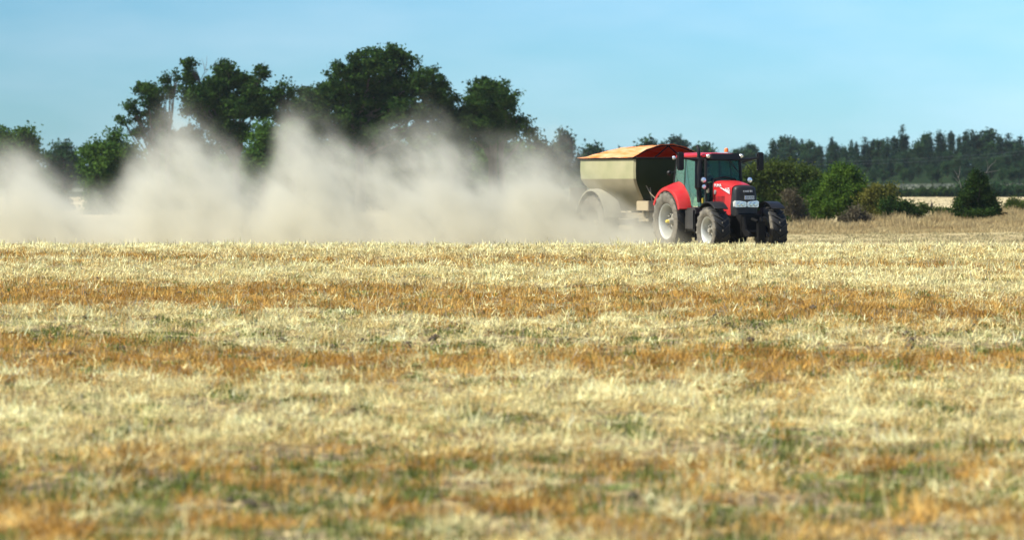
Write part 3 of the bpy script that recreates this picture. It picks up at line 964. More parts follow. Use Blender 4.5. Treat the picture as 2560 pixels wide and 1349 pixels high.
def make_wheel(name, Rt, W_, Rr, parent, loc, side, n_lug, hubcap=None, rimmat=None, lug_h=.05):
    """wheel disc with children tyre and rim; side = -1 when the outer face looks to -y"""
    s = side
    disc = MB()
    # dished centre plate and hub
    disc.lathe_y([(.0, s * .0), (Rr * .28, s * .0), (Rr * .36, s * .02), (Rr * .60, -s * .06), (Rr * .80, -s * .16), (Rr * .93, -s * .18), (Rr * .93, -s * .21), (Rr * .5, -s * .08), (.0, -s * .06)], 40)
    disc.lathe_y([(.0, s * .16), (Rr * .17, s * .16), (Rr * .19, s * .13), (Rr * .20, s * .01), (.0, s * .01)], 24)
    for k in range(8):
        w = 2 * math.pi * k / 8
        disc.lathe([(.0, 0), (.022, 0), (.022, .05), (0, .055)], (Rr * .42 * math.cos(w), s * .05, Rr * .42 * math.sin(w)), (0, s, 0), 8)
    d = disc.build(name, rimmat or M_disc, parent, loc=loc)
    hw = W_ * .40
    rim = MB().lathe_y([(Rr + .035, s * hw), (Rr + .035, s * (hw - .03)), (Rr - .01, s * (hw - .05)), (Rr - .03, s * hw * .3), (Rr - .03, -s * hw * .6), (Rr + .03, -s * hw),
                        (Rr - .02, -s * hw), (Rr - .055, -s * hw * .5), (Rr - .055, s * hw * .3), (Rr - .035, s * (hw - .05)), (Rr + .0, s * (hw - .01))], 56, closed=True)
    rim.build('rim', rimmat or M_silver, d)
    ty = MB()
    Rb = Rt - lug_h
    prof = [(Rr + .01, W_ * .38), (Rr + .05, W_ * .44), (Rr + (Rb - Rr) * .45, W_ * .50), (Rr + (Rb - Rr) * .8, W_ * .49), (Rb - .02, W_ * .45), (Rb + .005, W_ * .36), (Rb + .012, W_ * .15),
            (Rb + .012, -W_ * .15), (Rb + .005, -W_ * .36), (Rb - .02, -W_ * .45), (Rr + (Rb - Rr) * .8, -W_ * .49), (Rr + (Rb - Rr) * .45, -W_ * .50), (Rr + .05, -W_ * .44), (Rr + .01, -W_ * .38)]
    ty.lathe_y(prof, 72, closed=True)
    for k in range(n_lug):
        for sgn in (1, -1):
            t0 = 2 * math.pi * (k + (.5 if sgn < 0 else 0)) / n_lug
            secs = []
            for u, y, r0, r1 in [(0, -.02 * sgn, Rb - .02, Rt), (.28, W_ * .17 * sgn, Rb - .02, Rt), (.62, W_ * .36 * sgn, Rb - .03, Rt - .005), (.85, W_ * .47 * sgn, Rb - .06, Rt - .03), (.95, W_ * .505 * sgn, Rb - .16, Rb - .10)]:
                a = t0 + u * .95 * (2 * math.pi / n_lug)
                dw = .028 / Rt
                secs.append([(r * math.cos(q), y, r * math.sin(q)) for r, q in ((r0, a - dw * 1.3), (r1, a - dw), (r1, a + dw), (r0, a + dw * 1.3))])
            ty.loft(secs)
    ty.build('tyre', M_tyre, d, angle=40)
    if hubcap:
        MB().lathe_y([(.0, s * .26), (Rr * .07, s * .255), (Rr * .095, s * .235), (Rr * .095, s * .15), (0, s * .15)], 20).build('hub_cap', hubcap, d)
    return d


def fender(mb, cx, cz, R0, y_out, y_in, a0, a1, rise=.0, th=.03, lip=.07, n=20):
    secs = []
    for k in range(n + 1):
        a = R(a0 + (a1 - a0) * k / n)
        c, s_ = math.cos(a), math.sin(a)
        r1 = R0; r2 = R0 + rise * max(0, math.sin(max(0, math.pi * k / n)))
        pr = [(r1 - lip, y_out), (r1, y_out), (r1 + .02, y_out + .03 * np.sign(y_in - y_out)), (r2, y_in), (r2 - th, y_in), (r1 - th, y_out + .05 * np.sign(y_in - y_out)), (r1 - lip, y_out + .02 * np.sign(y_in - y_out))]
        secs.append([(cx + r * c, y, cz + r * s_) for r, y in pr])
    mb.loft(secs)


# ------------------------------------------------------------------ tractor (x forward, y to its left, z up; rear axle over the origin)
HEAD = math.atan2(-math.cos(R(23)), math.sin(R(23)))     # tractor
HEAD2 = math.atan2(-.895, .446)                           # trailer, slightly turned on its hitch
TB = P(1752, 629, 120)
TZ = TB.z
tractor = empty('tractor', (TB.x, 120, TZ), HEAD)
tag(tractor, 'red farm tractor with black nose and dusty silver wheels driving towards the camera', 'tractor')
T = tractor

# chassis and front end
m = MB()
m.box(-.55, 1.2, -.32, .32, .55, 1.15).box(1.2, 2.9, -.27, .27, .62, 1.28).box(2.75, 3.25, -.33, .33, .62, 1.25)
m.tube([(0, -.95, .95), (0, .95, .95)], .17, 12)
m.build('chassis', M_chassis, T, bevel=.03)
m = MB().tube([(2.88, -.80, .70), (2.88, -.3, .62), (2.88, .3, .62), (2.88, .80, .70)], [.13, .12, .12, .13], 12)
m.lathe([(.0, -.2), (.2, -.16), (.24, 0), (.2, .16), (0, .2)], (2.88, 0, .64), (1, 0, 0), 18)
for s in (-1, 1):
    m.lathe([(.0, -.12), (.17, -.1), (.19, .05), (.12, .12), (0, .12)], (2.88, s * .72, .70), (0, s, 0), 16)
    m.tube([(3.05, s * .28, .55), (3.05, s * .72, .62)], .035, 8)
m.build('front_axle', M_chassis, T)
m = MB().box(3.2, 3.55, -.36, .36, .5, 1.18)
for s in (-1, 1):
    m.prism_y([(3.4, 1.08), (3.62, 1.12), (3.80, .72), (4.05, .62), (4.08, .50), (3.72, .52), (3.45, .8)], s * .30 - .04, s * .30 + .04)
m.tube([(3.74, -.34, .66), (3.74, .34, .66)], .05, 10)
m.box(3.82, 3.98, .02, .26, .30, .98)
m.tube([(3.55, 0, 1.05), (3.95, 0, .98)], .045, 8)
m.build('front_linkage', M_chassis, T, bevel=.012)


# hood
def hood_sec(x, hw_b, hw_t, zb, zt):
    dz = zt - zb
    pts = [(hw_b, zb), (hw_b + .012, zb + dz * .35), (hw_b * .5 + hw_t * .5 + .025, zb + dz * .68), (hw_t + .045, zt - .12), (hw_t + .01, zt - .055), (hw_t * .78, zt - .018), (hw_t * .4, zt - .002)]
    L_ = [(x, y, z) for y, z in pts]
    Rr_ = [(x, -y, z) for y, z in reversed(pts)]
    return L_ + [(x, 0, zt)] + Rr_


m = MB()
m.loft([hood_sec(1.72, .41, .36, 1.50, 2.22), hood_sec(2.1, .415, .36, 1.42, 2.22), hood_sec(2.5, .41, .35, 1.28, 2.17), hood_sec(2.80, .405, .335, 1.14, 2.11), hood_sec(2.93, .395, .325, 1.12, 2.085)])
m.build('hood', M_red, T, bevel=.0, angle=50)
# black nose
m = MB()
def nose_sec(f, hw_b, hw_t, zb, zt, xb, xt):
    s = hood_sec(0, hw_b, hw_t, zb, zt)
    return [(xb + (xt - xb) * (p[2] - zb) / (zt - zb), p[1], p[2]) for p in s]
m.loft([nose_sec(0, .397, .322, 1.13, 2.075, 2.86, 3.02), nose_sec(0, .395, .318, 1.12, 2.065, 3.05, 3.08), nose_sec(0, .375, .29, 1.14, 2.04, 3.17, 3.13), nose_sec(0, .32, .24, 1.18, 2.00, 3.23, 3.15)])
nose = m.build('grille', surf('grille_mesh_black', (.010, .011, .014), .5, dust=.03, bump=.3, spec=.3), T, angle=45)
m = MB()
for k in range(6):
    z = 1.72 + k * .045
    m.box(3.185 - k * .012, 3.205 - k * .012, -.24, .24, z, z + .012)
m.build('grille_slats', M_black, nose)
for s in (-1, 1):
    hl = MB().prism_x([(s * .012, 1.41), (s * .40, 1.40), (s * .405, 1.60), (s * .30, 1.60), (s * .012, 1.57)], 3.06, 3.242).build('headlight', M_lamp, T, bevel=.02)
    b = MB()
    for yy in (.14, .28):
        b.lathe([(.0, .012), (.055, .012), (.068, 0), (.068, -.02), (0, -.02)], (3.255, s * yy, 1.495), (1, 0, 0), 16)
    b.build('reflector', surf('reflector_chrome', (.7, .72, .75), .12, metal=.9), hl)
lp = MB().box(3.232, 3.250, -.075, .235, 1.64, 1.755).build('licence_plate', surf('plate_white', (.62, .66, .66), .4, dust=.1), T)
MB().box(3.2505, 3.253, -.070, -.040, 1.645, 1.750).build('blue_band', M_blue, lp)
mk = MB()
for k, (w_, h_) in enumerate([(.018, .07), (.024, .07), (.016, .07), (.022, .07), (.014, .07), (.022, .07), (.018, .07)]):
    y = -.02 + k * .034 + (.012 if k > 2 else 0)
    mk.box(3.2505, 3.253, y, y + w_ * .45, 1.66, 1.66 + h_)
    mk.box(3.2505, 3.253, y + w_ * .45, y + w_, 1.66 + (.05 if k % 2 else .0), 1.672 + (.05 if k % 2 else 0))
mk.build('plate_marks', M_darkmark, lp)
text_mesh('badge_lettering', 'CASE IH', .075, M_white, nose, (3.205, .04, 1.885), (R(90), 0, R(90)), sx=1.15)
# hood side decals, vents, emblem
for s in (-1, 1):
    rz = 0 if s < 0 else math.pi
    text_mesh('model_lettering', 'PUMA', .125, M_white, T, (2.08, s * .432, 2.065), (R(90 + 8 * s * s), 0, rz), sx=1.5)
    text_mesh('number_lettering', '165', .165, M_white, T, (2.70, s * .408, 1.93), (R(98), R(4) * s, rz), sx=1.35)
    m = MB().add([(2.28, s * .442, 2.02), (2.86, s * .405, 1.87), (2.86, s * .412, 1.80), (2.28, s * .446, 1.99)], [(0, 1, 2, 3)])
    m.build('side_stripe', surf('silver_stripe', (.55, .48, .50), .4), T, solid=.004)
    em = MB().lathe([(0, .02), (.055, .02), (.07, .012), (.07, -.02), (0, -.02)], (1.90, s * .44, 1.86), (0, s, 0), 20).build('emblem', M_grey, T)
    m = MB()
    for k in range(7):
        x = 1.90 + k * .095
        m.box(x, x + .045, s * .410 - .02, s * .410 + .02, 1.50, 1.74)
    m.build('hood_vent', surf('vent_dark_red', (.10, .004, .006), .6), T)
m = MB().tube([(1.70, -.40, 1.50), (1.70, -.42, 2.0), (1.70, -.36, 2.26), (1.70, 0, 2.33), (1.70, .36, 2.26), (1.70, .42, 2.0), (1.70, .40, 1.5)], .028, 10)
m.build('rear_hood_seal', M_black, T)

# cab frame: floor, pillars, roof rails
CF, CR = 1.56, -.22
m = MB()
m.box(CR, CF, -.60, .60, 1.18, 1.34)
fr = [(CF + .04, .60, 1.32), (CF - .02, .56, 2.95)]
for s in (-1, 1):
    m.tube([(CF + .06, s * .60, 1.35), (CF + .05, s * .61, 2.1), (CF - .02, s * .575, 2.92)], [.045, .045, .05], 8)
    m.tube([(.55, s * .80, 1.50), (.55, s * .80, 2.2), (.50, s * .74, 2.92)], .022, 8)
    m.tube([(CR, s * .72, 1.70), (CR - .06, s * .78, 2.2), (CR + .05, s * .72, 2.92)], [.045, .045, .05], 8)
    m.tube([(CF + .05, s * .60, 1.37), (1.0, s * .76, 1.38), (.95, s * .78, 1.38)], .03, 8)
    m.tube([(CF - .02, s * .575, 2.90), (.5, s * .73, 2.90), (CR + .05, s * .72, 2.90)], .04, 8)
m.tube([(CF - .02, -.575, 2.90), (CF - .02, .575, 2.90)], .045, 8)
m.tube([(CR + .05, -.72, 2.90), (CR + .05, .72, 2.90)], .045, 8)
m.tube([(CR - .04, -.74, 1.75), (CR - .04, .74, 1.75)], .04, 8)
m.box(1.50, 1.66, -.40, .40, 1.25, 2.12)
m.build('cab_frame', M_black, T)
G = lambda name, q: MB().add(q, [(0, 1, 2, 3)]).build(name, {'windscreen': M_clear, 'rear_window': M_rearglass}.get(name, M_glass), T, solid=.012, smooth=False)
G('windscreen', [(CF + .05, -.59, 1.70), (CF + .05, .59, 1.70), (CF - .01, .56, 2.88), (CF - .01, -.56, 2.88)])
G('rear_window', [(CR - .03, -.72, 1.80), (CR - .03, .72, 1.80), (CR + .05, .70, 2.88), (CR + .05, -.70, 2.88)])
for s in (-1, 1):
    G('door_window', [(.98, s * .79, 1.42), (CF + .03, s * .625, 1.42), (CF - .02, s * .60, 2.88), (.50, s * .755, 2.88)])
    MB().add([(.98, s * .79, 1.42), (.50, s * .755, 2.88), (.54, s * .815, 2.1)], [(0, 1, 2)]).build('door_corner_pane', M_glass, T, solid=.012, smooth=False)
    G('side_window', [(.48, s * .81, 2.02), (.46, s * .755, 2.88), (CR + .03, s * .735, 2.88), (CR - .04, s * .79, 2.02)])
m = MB().tube([(1.44, -.71, 1.9), (1.44, -.735, 1.9), (1.44, -.735, 2.2), (1.44, -.71, 2.2)], .015, 6)
m.build('door_handle', M_grey, T)
# roof
def roof_sec(x, hw, zb, zt):
    pts = [(-hw, zb), (-hw - .02, zb + .05), (-hw + .04, zt - .05), (-hw + .18, zt), (0, zt + .02), (hw - .18, zt), (hw - .04, zt - .05), (hw + .02, zb + .05), (hw, zb)]
    return [(x, y, z) for y, z in pts]
m = MB().loft([roof_sec(-.30, .66, 2.94, 3.02), roof_sec(-.20, .76, 2.92, 3.08), roof_sec(.5, .78, 2.93, 3.07), roof_sec(1.2, .70, 2.94, 3.06), roof_sec(1.55, .66, 2.94, 3.03), roof_sec(1.66, .62, 2.96, 3.01)])
roof = m.build('roof', M_red, T, angle=50)
m = MB().loft([[(1.50, -.54, 2.82), (1.50, .54, 2.82), (1.50, .54, 3.00), (1.50, -.54, 3.00)], [(1.78, -.50, 2.86), (1.78, .50, 2.86), (1.74, .48, 3.055), (1.74, -.48, 3.055)]])
m.build('sun_visor', M_black, T, bevel=.02)
for (x, y, z) in [(1.66, -.56, 2.97), (1.64, .58, 2.98), (-.26, -.80, 2.93), (-.26, .80, 2.93)]:
    m = MB().lathe([(0, .06), (.05, .055), (.065, .03), (.055, -.03), (0, -.05)], (x, y, z), (1 if x > 0 else -.4, 0 if x > 0 else np.sign(y), -.1), 14)
    m.build('work_light', M_lamp, T)
MB().lathe([(0, .13), (.04, .125), (.062, .09), (.07, .02), (.07, 0), (0, 0)], (.95, .42, 3.10), (0, 0, 1), 18).build('beacon', M_orange, T)
# exhaust
m = MB().tube([(1.42, -.74, 1.55), (1.42, -.76, 1.95)], [.07, .07], 14)
m.tube([(1.42, -.76, 1.93), (1.42, -.76, 2.0), (1.42, -.76, 2.84), (1.42, -.76, 2.92)], [.07, .125, .12, .07], 16)
m.tube([(1.42, -.76, 2.90), (1.42, -.76, 3.12), (1.39, -.76, 3.22), (1.33, -.78, 3.29)], [.055, .052, .05, .05], 14)
m.build('exhaust_pipe', M_black, T)
# mirrors with their arms
for s in (-1, 1):
    mr_ = MB().box(1.34, 1.44, s * 1.37 - .115, s * 1.37 + .115, 2.53, 3.10).build('mirror', M_black, T, bevel=.035, seg=3)
    MB().box(1.325, 1.335, s * 1.37 - .08, s * 1.37 + .08, 2.54, 3.01).build('mirror_glass', M_lamp, mr_)
    m = MB().tube([(1.50, s * .62, 2.86), (1.46, s * .9, 2.87), (1.42, s * 1.20, 2.90), (1.40, s * 1.34, 2.92)], [.05, .045, .03, .025], 8)
    m.tube([(1.50, s * .62, 2.76), (1.45, s * .95, 2.84), (1.42, s * 1.18, 2.89)], [.025, .025, .02], 8)
    m.build('mirror_arm', M_black, T)
m = MB().lathe([(0, .05), (.05, .045), (.08, 0), (.07, -.05), (0, -.07)], (-.05, -1.06, 2.46), (1, 0, 0), 14)
m.tube([(-.08, -1.0, 2.46), (-.18, -.80, 2.50)], .018, 6)
m.build('rear_marker_lamp', M_black, T)
# lights on stalks beside the hood
for s in (-1, 1):
    b = MB().lathe([(0, -.09), (.06, -.08), (.095, -.02), (.10, .03), (0, .03)], (1.80, s * .79, 2.235), (1, 0, 0), 18)
    b.tube([(1.70, s * .60, 1.95), (1.74, s * .74, 2.05), (1.76, s * .79, 2.16)], .025, 8)
    lb = b.build('stalk_lamp', M_black, T)
    MB().lathe([(0, .055), (.05, .05), (.082, .032), (.082, .02), (0, .02)], (1.80, s * .79, 2.235), (1, 0, 0), 18).build('lens', M_lamp, lb)
b = MB().lathe([(0, -.05), (.05, -.04), (.065, .02), (0, .03)], (1.80, -.77, 2.03), (1, 0, 0), 14)
b.build('lower_stalk_lamp', M_lamp, T)
MB().tube([(1.52, .61, 2.80), (1.60, .80, 2.70), (1.70, .90, 2.52), (1.78, .86, 2.33)], .012, 6).build('lamp_cable', M_black, T)
m = MB().tube([(CF + .10, .10, 2.88), (CF + .11, .34, 2.62), (CF + .12, .50, 2.45)], .012, 6)
m.tube([(CF + .11, .18, 2.86), (CF + .12, .52, 2.42)], .010, 6)
m.build('wiper', M_black, T)
# yellow handle mark and pale pad by the door step
MB().box(1.50, 1.54, -.70, -.64, 1.52, 1.68).build('yellow_sticker', M_yellow, T, bevel=.008)
MB().box(1.68, 1.72, -.62, -.54, 1.84, 1.98).build('reservoir_cap', surf('pale_plastic', (.42, .45, .30), .5), T, bevel=.01)
# rear fenders
for s in (-1, 1):
    m = MB(); fender(m, 0, .95, 1.06, s * 1.22, s * .80, 150, 22, rise=.18, lip=.10)
    m.build('rear_fender', M_red, T, angle=40)
    m = MB(); fender(m, 2.88, .70, .86, s * 1.20, s * .74, 128, 50, rise=.02, lip=.02, th=.02)
    m.tube([(2.88, s * .66, 1.0), (2.88, s * .78, 1.52)], .03, 8)
    m.build('front_fender', M_black, T, angle=40)
# fuel tank and steps
m = MB().box(.92, 1.62, -1.02, -.50, .66, 1.38).build('fuel_tank', surf('tank_black', (.014, .015, .018), .5, dust=.06), T, bevel=.07, seg=4)
m = MB().box(.95, 1.60, .55, 1.0, .70, 1.30).build('battery_box', M_black, T, bevel=.05)
m = MB()
for z in (.40, .62): m.box(1.68, 1.98, -1.02, -.70, z, z + .03)
m.box(1.66, 1.69, -1.02, -.70, .38, 1.2).box(1.97, 2.0, -1.02, -.70, .38, .95)
m.build('cab_steps', M_chassis, T)
# rear linkage and drawbar
m = MB().tube([(-.5, -.42, .75), (-1.25, -.42, .60)], .05, 8).tube([(-.5, .42, .75), (-1.25, .42, .60)], .05, 8).tube([(-.5, 0, .5), (-1.3, 0, .48)], .06, 8).box(-.7, -.5, -.3, .3, .5, 1.3)
m.build('rear_linkage', M_chassis, T)
for s in (-1, 1):
    make_wheel('rear_wheel', .955, .62, .54, T, (0, s * .95, .95), s, 20, hubcap=M_yellow)
    make_wheel('front_wheel', .725, .54, .405, T, (2.88, s * .975, .70), s, 18)
# inside the cab
m = MB().box(.05, .55, -.26, .26, 1.75, 1.88).box(.0, .14, -.25, .25, 1.85, 2.55).box(.02, .12, -.14, .14, 2.56, 2.75).box(.15, .45, -.2, .2, 1.34, 1.75)
m.box(.1, .6, -.40, -.30, 2.0, 2.08)
m.build('seat', M_seat, T, bevel=.04, seg=3)
m = MB().tube([(1.35, 0, 1.35), (1.05, 0, 2.05)], .05, 10)
pts = [(1.05 - .10 * math.sin(a) * 0 + .19 * math.sin(a) * .42, .19 * math.cos(a), 2.08 + .19 * math.sin(a) * .9) for a in [2 * math.pi * k / 16 for k in range(17)]]
m.tube(pts, .016, 6).tube([pts[0], pts[8]], .014, 6)
m.box(1.15, 1.45, -.22, .22, 1.9, 2.12)
m.build('steering_wheel', M_seat, T)
m = MB().box(.6, .75, -.52, -.36, 2.1, 2.45).box(.3, .8, -.56, -.34, 1.8, 1.95)
m.build('control_screen', M_seat, T, bevel=.01)

# ------------------------------------------------------------------ driver
def skin_chain(me_v, me_e, me_r, pts, root_idx=None):
    base = len(me_v)
    for i, (p, r) in enumerate(pts):
        me_v.append(p); me_r.append(r)
        if i: me_e.append((base + i - 1, base + i))
    if root_idx is not None: me_e.append((root_idx, base))
    return base + len(pts) - 1


def skin_obj(name, v, e, r, mat, parent, sub=1):
    me = bpy.data.meshes.new(name)
    me.from_pydata(v, e, [])
    o = bpy.data.objects.new(name, me)
    COL.objects.link(o); o.parent = parent
    me.materials.append(mat)
    md = o.modifiers.new('skin', 'SKIN'); md.use_smooth_shade = True
    ly = me.skin_vertices[0] if me.skin_vertices else None
    if ly is None:
        bm = bmesh.new(); bm.from_mesh(me); bm.verts.layers.skin.verify(); bm.to_mesh(me); bm.free(); ly = me.skin_vertices[0]
    for i, d in enumerate(ly.data):
        d.radius = (r[i], r[i]); d.use_root = (i == 0)
    s = o.modifiers.new('sub', 'SUBSURF'); s.levels = sub; s.render_levels = sub
    return o


def build_driver():
    M_skin = surf('skin', (.36, .20, .14), .6, scale=8)
    M_shirt = surf('dark_shirt', (.020, .025, .05), .9)
    M_trous = surf('dark_trousers', (.03, .035, .05), .9)
    root = empty('person', tractor.matrix_basis @ Vector((.30, 0, 1.88)), HEAD)
    tag(root, 'driver in dark clothes and peaked cap seated at the wheel inside the tractor cab', 'person')
    v = []; e = []; r = []
    skin_chain(v, e, r, [((0, 0, .02), .13), ((.02, 0, .18), .12), ((.04, 0, .34), .14), ((.05, 0, .50), .12), ((.06, 0, .58), .055), ((.075, 0, .65), .052), ((.09, 0, .71), .078), ((.09, 0, .79), .085), ((.08, 0, .86), .05)])
    for s in (-1, 1):
        k = skin_chain(v, e, r, [((.05, s * .16, .47), .062), ((.12, s * .23, .33), .05), ((.24, s * .25, .21), .042), ((.44, s * .20, .24), .034), ((.66, s * .16, .28), .024), ((.72, s * .155, .285), .030)], 3)
        for j in range(4):
            yy = s * (.155 + (.024 - j * .016))
            skin_chain(v, e, r, [((.745, yy, .30), .009), ((.775, yy, .30 - .004 * j), .009), ((.785, yy, .275 + .002 * j), .008), ((.77, yy, .262), .007)], k)
        skin_chain(v, e, r, [((.735, s * .125, .29), .010), ((.755, s * .115, .275), .009)], k)
        skin_chain(v, e, r, [((.05, s * .09, .0), .09), ((.25, s * .12, .03), .085), ((.47, s * .13, .03), .065), ((.52, s * .13, -.2), .055), ((.50, s * .13, -.42), .04), ((.60, s * .14, -.47), .035)], 0)
    skin_obj('body', v, e, r, M_skin, root)
    v = []; e = []; r = []
    skin_chain(v, e, r, [((0, 0, .03), .145), ((.02, 0, .18), .137), ((.04, 0, .34), .158), ((.05, 0, .50), .138), ((.055, 0, .555), .075)])
    for s in (-1, 1):
        skin_chain(v, e, r, [((.05, s * .165, .47), .075), ((.12, s * .235, .33), .062), ((.24, s * .25, .21), .054), ((.44, s * .20, .24), .045), ((.62, s * .165, .275), .036)], 3)
    skin_obj('shirt', v, e, r, M_shirt, root)
    v = []; e = []; r = []
    skin_chain(v, e, r, [((0, 0, .0), .14)])
    for s in (-1, 1):
        skin_chain(v, e, r, [((.06, s * .09, .0), .10), ((.25, s * .12, .03), .097), ((.47, s * .13, .03), .077), ((.52, s * .13, -.2), .067), ((.50, s * .13, -.38), .055)], 0)
    skin_obj('trousers', v, e, r, M_trous, root)
    m = MB().lathe([(.094, -.02), (.100, .02), (.09, .075), (.05, .105), (0, .112)], (.088, 0, .80), (-.1, 0, 1), 18)
    m.add([(.17, -.075, .815), (.17, .075, .815), (.265, .05, .80), (.265, -.05, .80)], [(0, 1, 2, 3)])
    m.build('cap', M_trous, root)
    m = MB().lathe([(.0, -.012), (.011, 0), (0, .012)], (.168, -.03, .765), (1, 0, 0), 8).lathe([(.0, -.012), (.011, 0), (0, .012)], (.168, .03, .765), (1, 0, 0), 8)
    m.build('eyes', M_darkmark, root)
    MB().loft([[(.165, -.012, .765), (.165, .012, .765), (.165, .0, .76)], [(.198, -.018, .725), (.198, .018, .725), (.180, 0, .715)]]).build('nose', M_skin, root, bevel=.003)
    MB().tube([(.168, -.026, .695), (.176, 0, .692), (.168, .026, .695)], .006, 6).build('mouth', surf('lips', (.30, .11, .09), .6), root)
    for s in (-1, 1):
        MB().lathe([(0, -.012), (.022, -.006), (.026, .004), (0, .012)], (.085, s * .092, .75), (0, s, .2), 10).build('ear', M_skin, root)
    MB().lathe([(.088, -.035), (.092, 0), (.090, .03)], (.078, 0, .79), (0, 0, 1), 16).build('hair', M_darkmark, root)


build_driver()

# ------------------------------------------------------------------ spreader trailer behind the tractor, in the tractor's axes
SX = -4.95
spreader = empty('spreader_trailer', tractor.matrix_basis.to_translation() + Matrix.Rotation(HEAD2, 3, 'Z') @ Vector((SX, 0, 0)), HEAD2)
tag(spreader, 'olive green hopper spreader trailer with orange tarpaulin cover, towed behind the red tractor', 'trailer')
Q = spreader
X0, X1 = -5.82 - SX, -2.08 - SX            # rear and front of the hopper in the trailer's own axis
m = MB()
HS = [(2.93, 1.24, 0, 0), (2.55, 1.25, .0, .0), (2.28, 1.23, .02, .02), (2.10, 1.15, .12, .08), (1.88, .99, .34, .20), (1.62, .76, .68, .38), (1.25, .42, 1.1, .70)]
def ring(z, hw, dr, df):
    x0, x1 = X0 + dr, X1 - df
    c = .06
    bow = .10 * (z - 1.2) / 1.7
    return [(x0, -hw + c, z), (x0 + c, -hw, z), (x1 - c, -hw, z), (x1, -hw + c, z), (x1 + bow, -hw * .5, z), (x1 + bow * 1.3, 0, z), (x1 + bow, hw * .5, z), (x1, hw - c, z), (x1 - c, hw, z), (x0 + c, hw, z), (x0, hw - c, z)]
side = lambda h: ring(*h)[7:] + ring(*h)[:4]
frnt = lambda h: ring(*h)[3:8]
m.loft([side(h) for h in HS[:3]], cap=False, closed=False)
m.build('hopper', M_hopper, Q, solid=.01, angle=30)
m = MB().loft([side(h) for h in HS[2:]], cap=False, closed=False)
m.add(ring(*HS[-1]), [tuple(range(11))])
m.build('hopper_funnel', M_hopper_low, Q, solid=.01, angle=30)
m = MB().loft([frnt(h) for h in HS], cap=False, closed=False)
m.build('front_wall', surf('shaded_hopper_green', (.014, .026, .008), .6, dust=.05, dust_col=(.16, .14, .08), scale=1.2, spec=.12), Q, solid=.01, angle=50)  # hopper green darkened: the front's shade is put into its colour
# rim around the hopper top and panel seam
m = MB()
rr_ = ring(2.93, 1.27, -.02, -.02)
m.tube(rr_ + [rr_[0]], .032, 8)
m.build('hopper_rim', M_chassis, Q)
# tarpaulin: arched sheet, open at the front, closed low at the back
def arch(x, hw, zr, zp, n=16, sag=0.0):
    out = []
    for k in range(n + 1):
        t = -1 + 2 * k / n
        y = hw * t
        z = zr + (zp - zr) * (1 - abs(t) ** 1.9)
        out.append((x, y, z + sag * math.sin(k * 2.1 + x * 5) * .012))
    return out
secs = []
XA, XB = X0 - .06, X1 + .02
for k in range(15):
    t = k / 14
    x = XA + (XB - XA) * t
    pk = 3.36 - .10 * (1 - t) + .025 * math.cos(t * math.pi * 6)
    pk -= .30 * max(0, 1 - t / .16) ** 2
    secs.append([(x + (.55 * (1 - abs(-1 + 2 * j / 16)) ** .8 * max(0, 1 - t * 3) if True else 0), p[1], p[2] + (0.0 if k else 0)) for j, p in enumerate(arch(x, 1.30, 2.955, pk, sag=1))])
m = MB().loft(secs, cap=False, closed=False)
# rear flap closing the arch
m.add(secs[0] + [(XA, 0, 2.955)], [tuple(list(range(17)) + [17])])


def tarp_mat():
    mm, n, out = new_mat('orange_tarpaulin')
    d = n.nodes.new('ShaderNodeBsdfDiffuse'); t = n.nodes.new('ShaderNodeBsdfTranslucent'); mx = n.nodes.new('ShaderNodeMixShader')
    c = n.nodes.new('ShaderNodeMix'); c.data_type = 'RGBA'
    no = n.nodes.new('ShaderNodeTexNoise'); no.inputs['Scale'].default_value = 2.0; no.inputs['Detail'].default_value = 5
    tcn = n.nodes.new('ShaderNodeTexCoord')
    mp_ = n.nodes.new('ShaderNodeMapping'); mp_.inputs['Scale'].default_value = (.5, 2.2, 2); n.links.new(tcn.outputs['Object'], mp_.inputs[0]); n.links.new(mp_.outputs[0], no.inputs['Vector'])
    c.inputs[6].default_value = (.66, .19, .045, 1); c.inputs[7].default_value = (.74, .44, .25, 1)
    r_ = n.nodes.new('ShaderNodeMapRange'); r_.inputs[1].default_value = .35; r_.inputs[2].default_value = .65
    n.links.new(no.outputs[0], r_.inputs[0]); n.links.new(r_.outputs[0], c.inputs[0])
    n.links.new(c.outputs[2], d.inputs[0]); t.inputs[0].default_value = (.90, .17, .02, 1); mx.inputs[0].default_value = .18
    bp = n.nodes.new('ShaderNodeBump'); bp.inputs['Strength'].default_value = .5; bp.inputs['Distance'].default_value = .05
    n.links.new(no.outputs[0], bp.inputs['Height']); n.links.new(bp.outputs[0], d.inputs['Normal'])
    n.links.new(d.outputs[0], mx.inputs[1]); n.links.new(t.outputs[0], mx.inputs[2]); n.links.new(mx.outputs[0], out.inputs[0])
    return mm


m.build('tarpaulin', tarp_mat(), Q, solid=.006, angle=60)
m = MB()
ar = arch(XB - .03, 1.27, 2.94, 3.335)
m.tube(ar, .022, 6)
m.tube([(XB - .05, 0, 3.32), (XB - .05, -.52, 2.93)], .022, 6).tube([(XB - .05, 0, 3.32), (XB - .05, .52, 2.93)], .022, 6)
m.build('tarpaulin_hoop', M_chassis, Q)
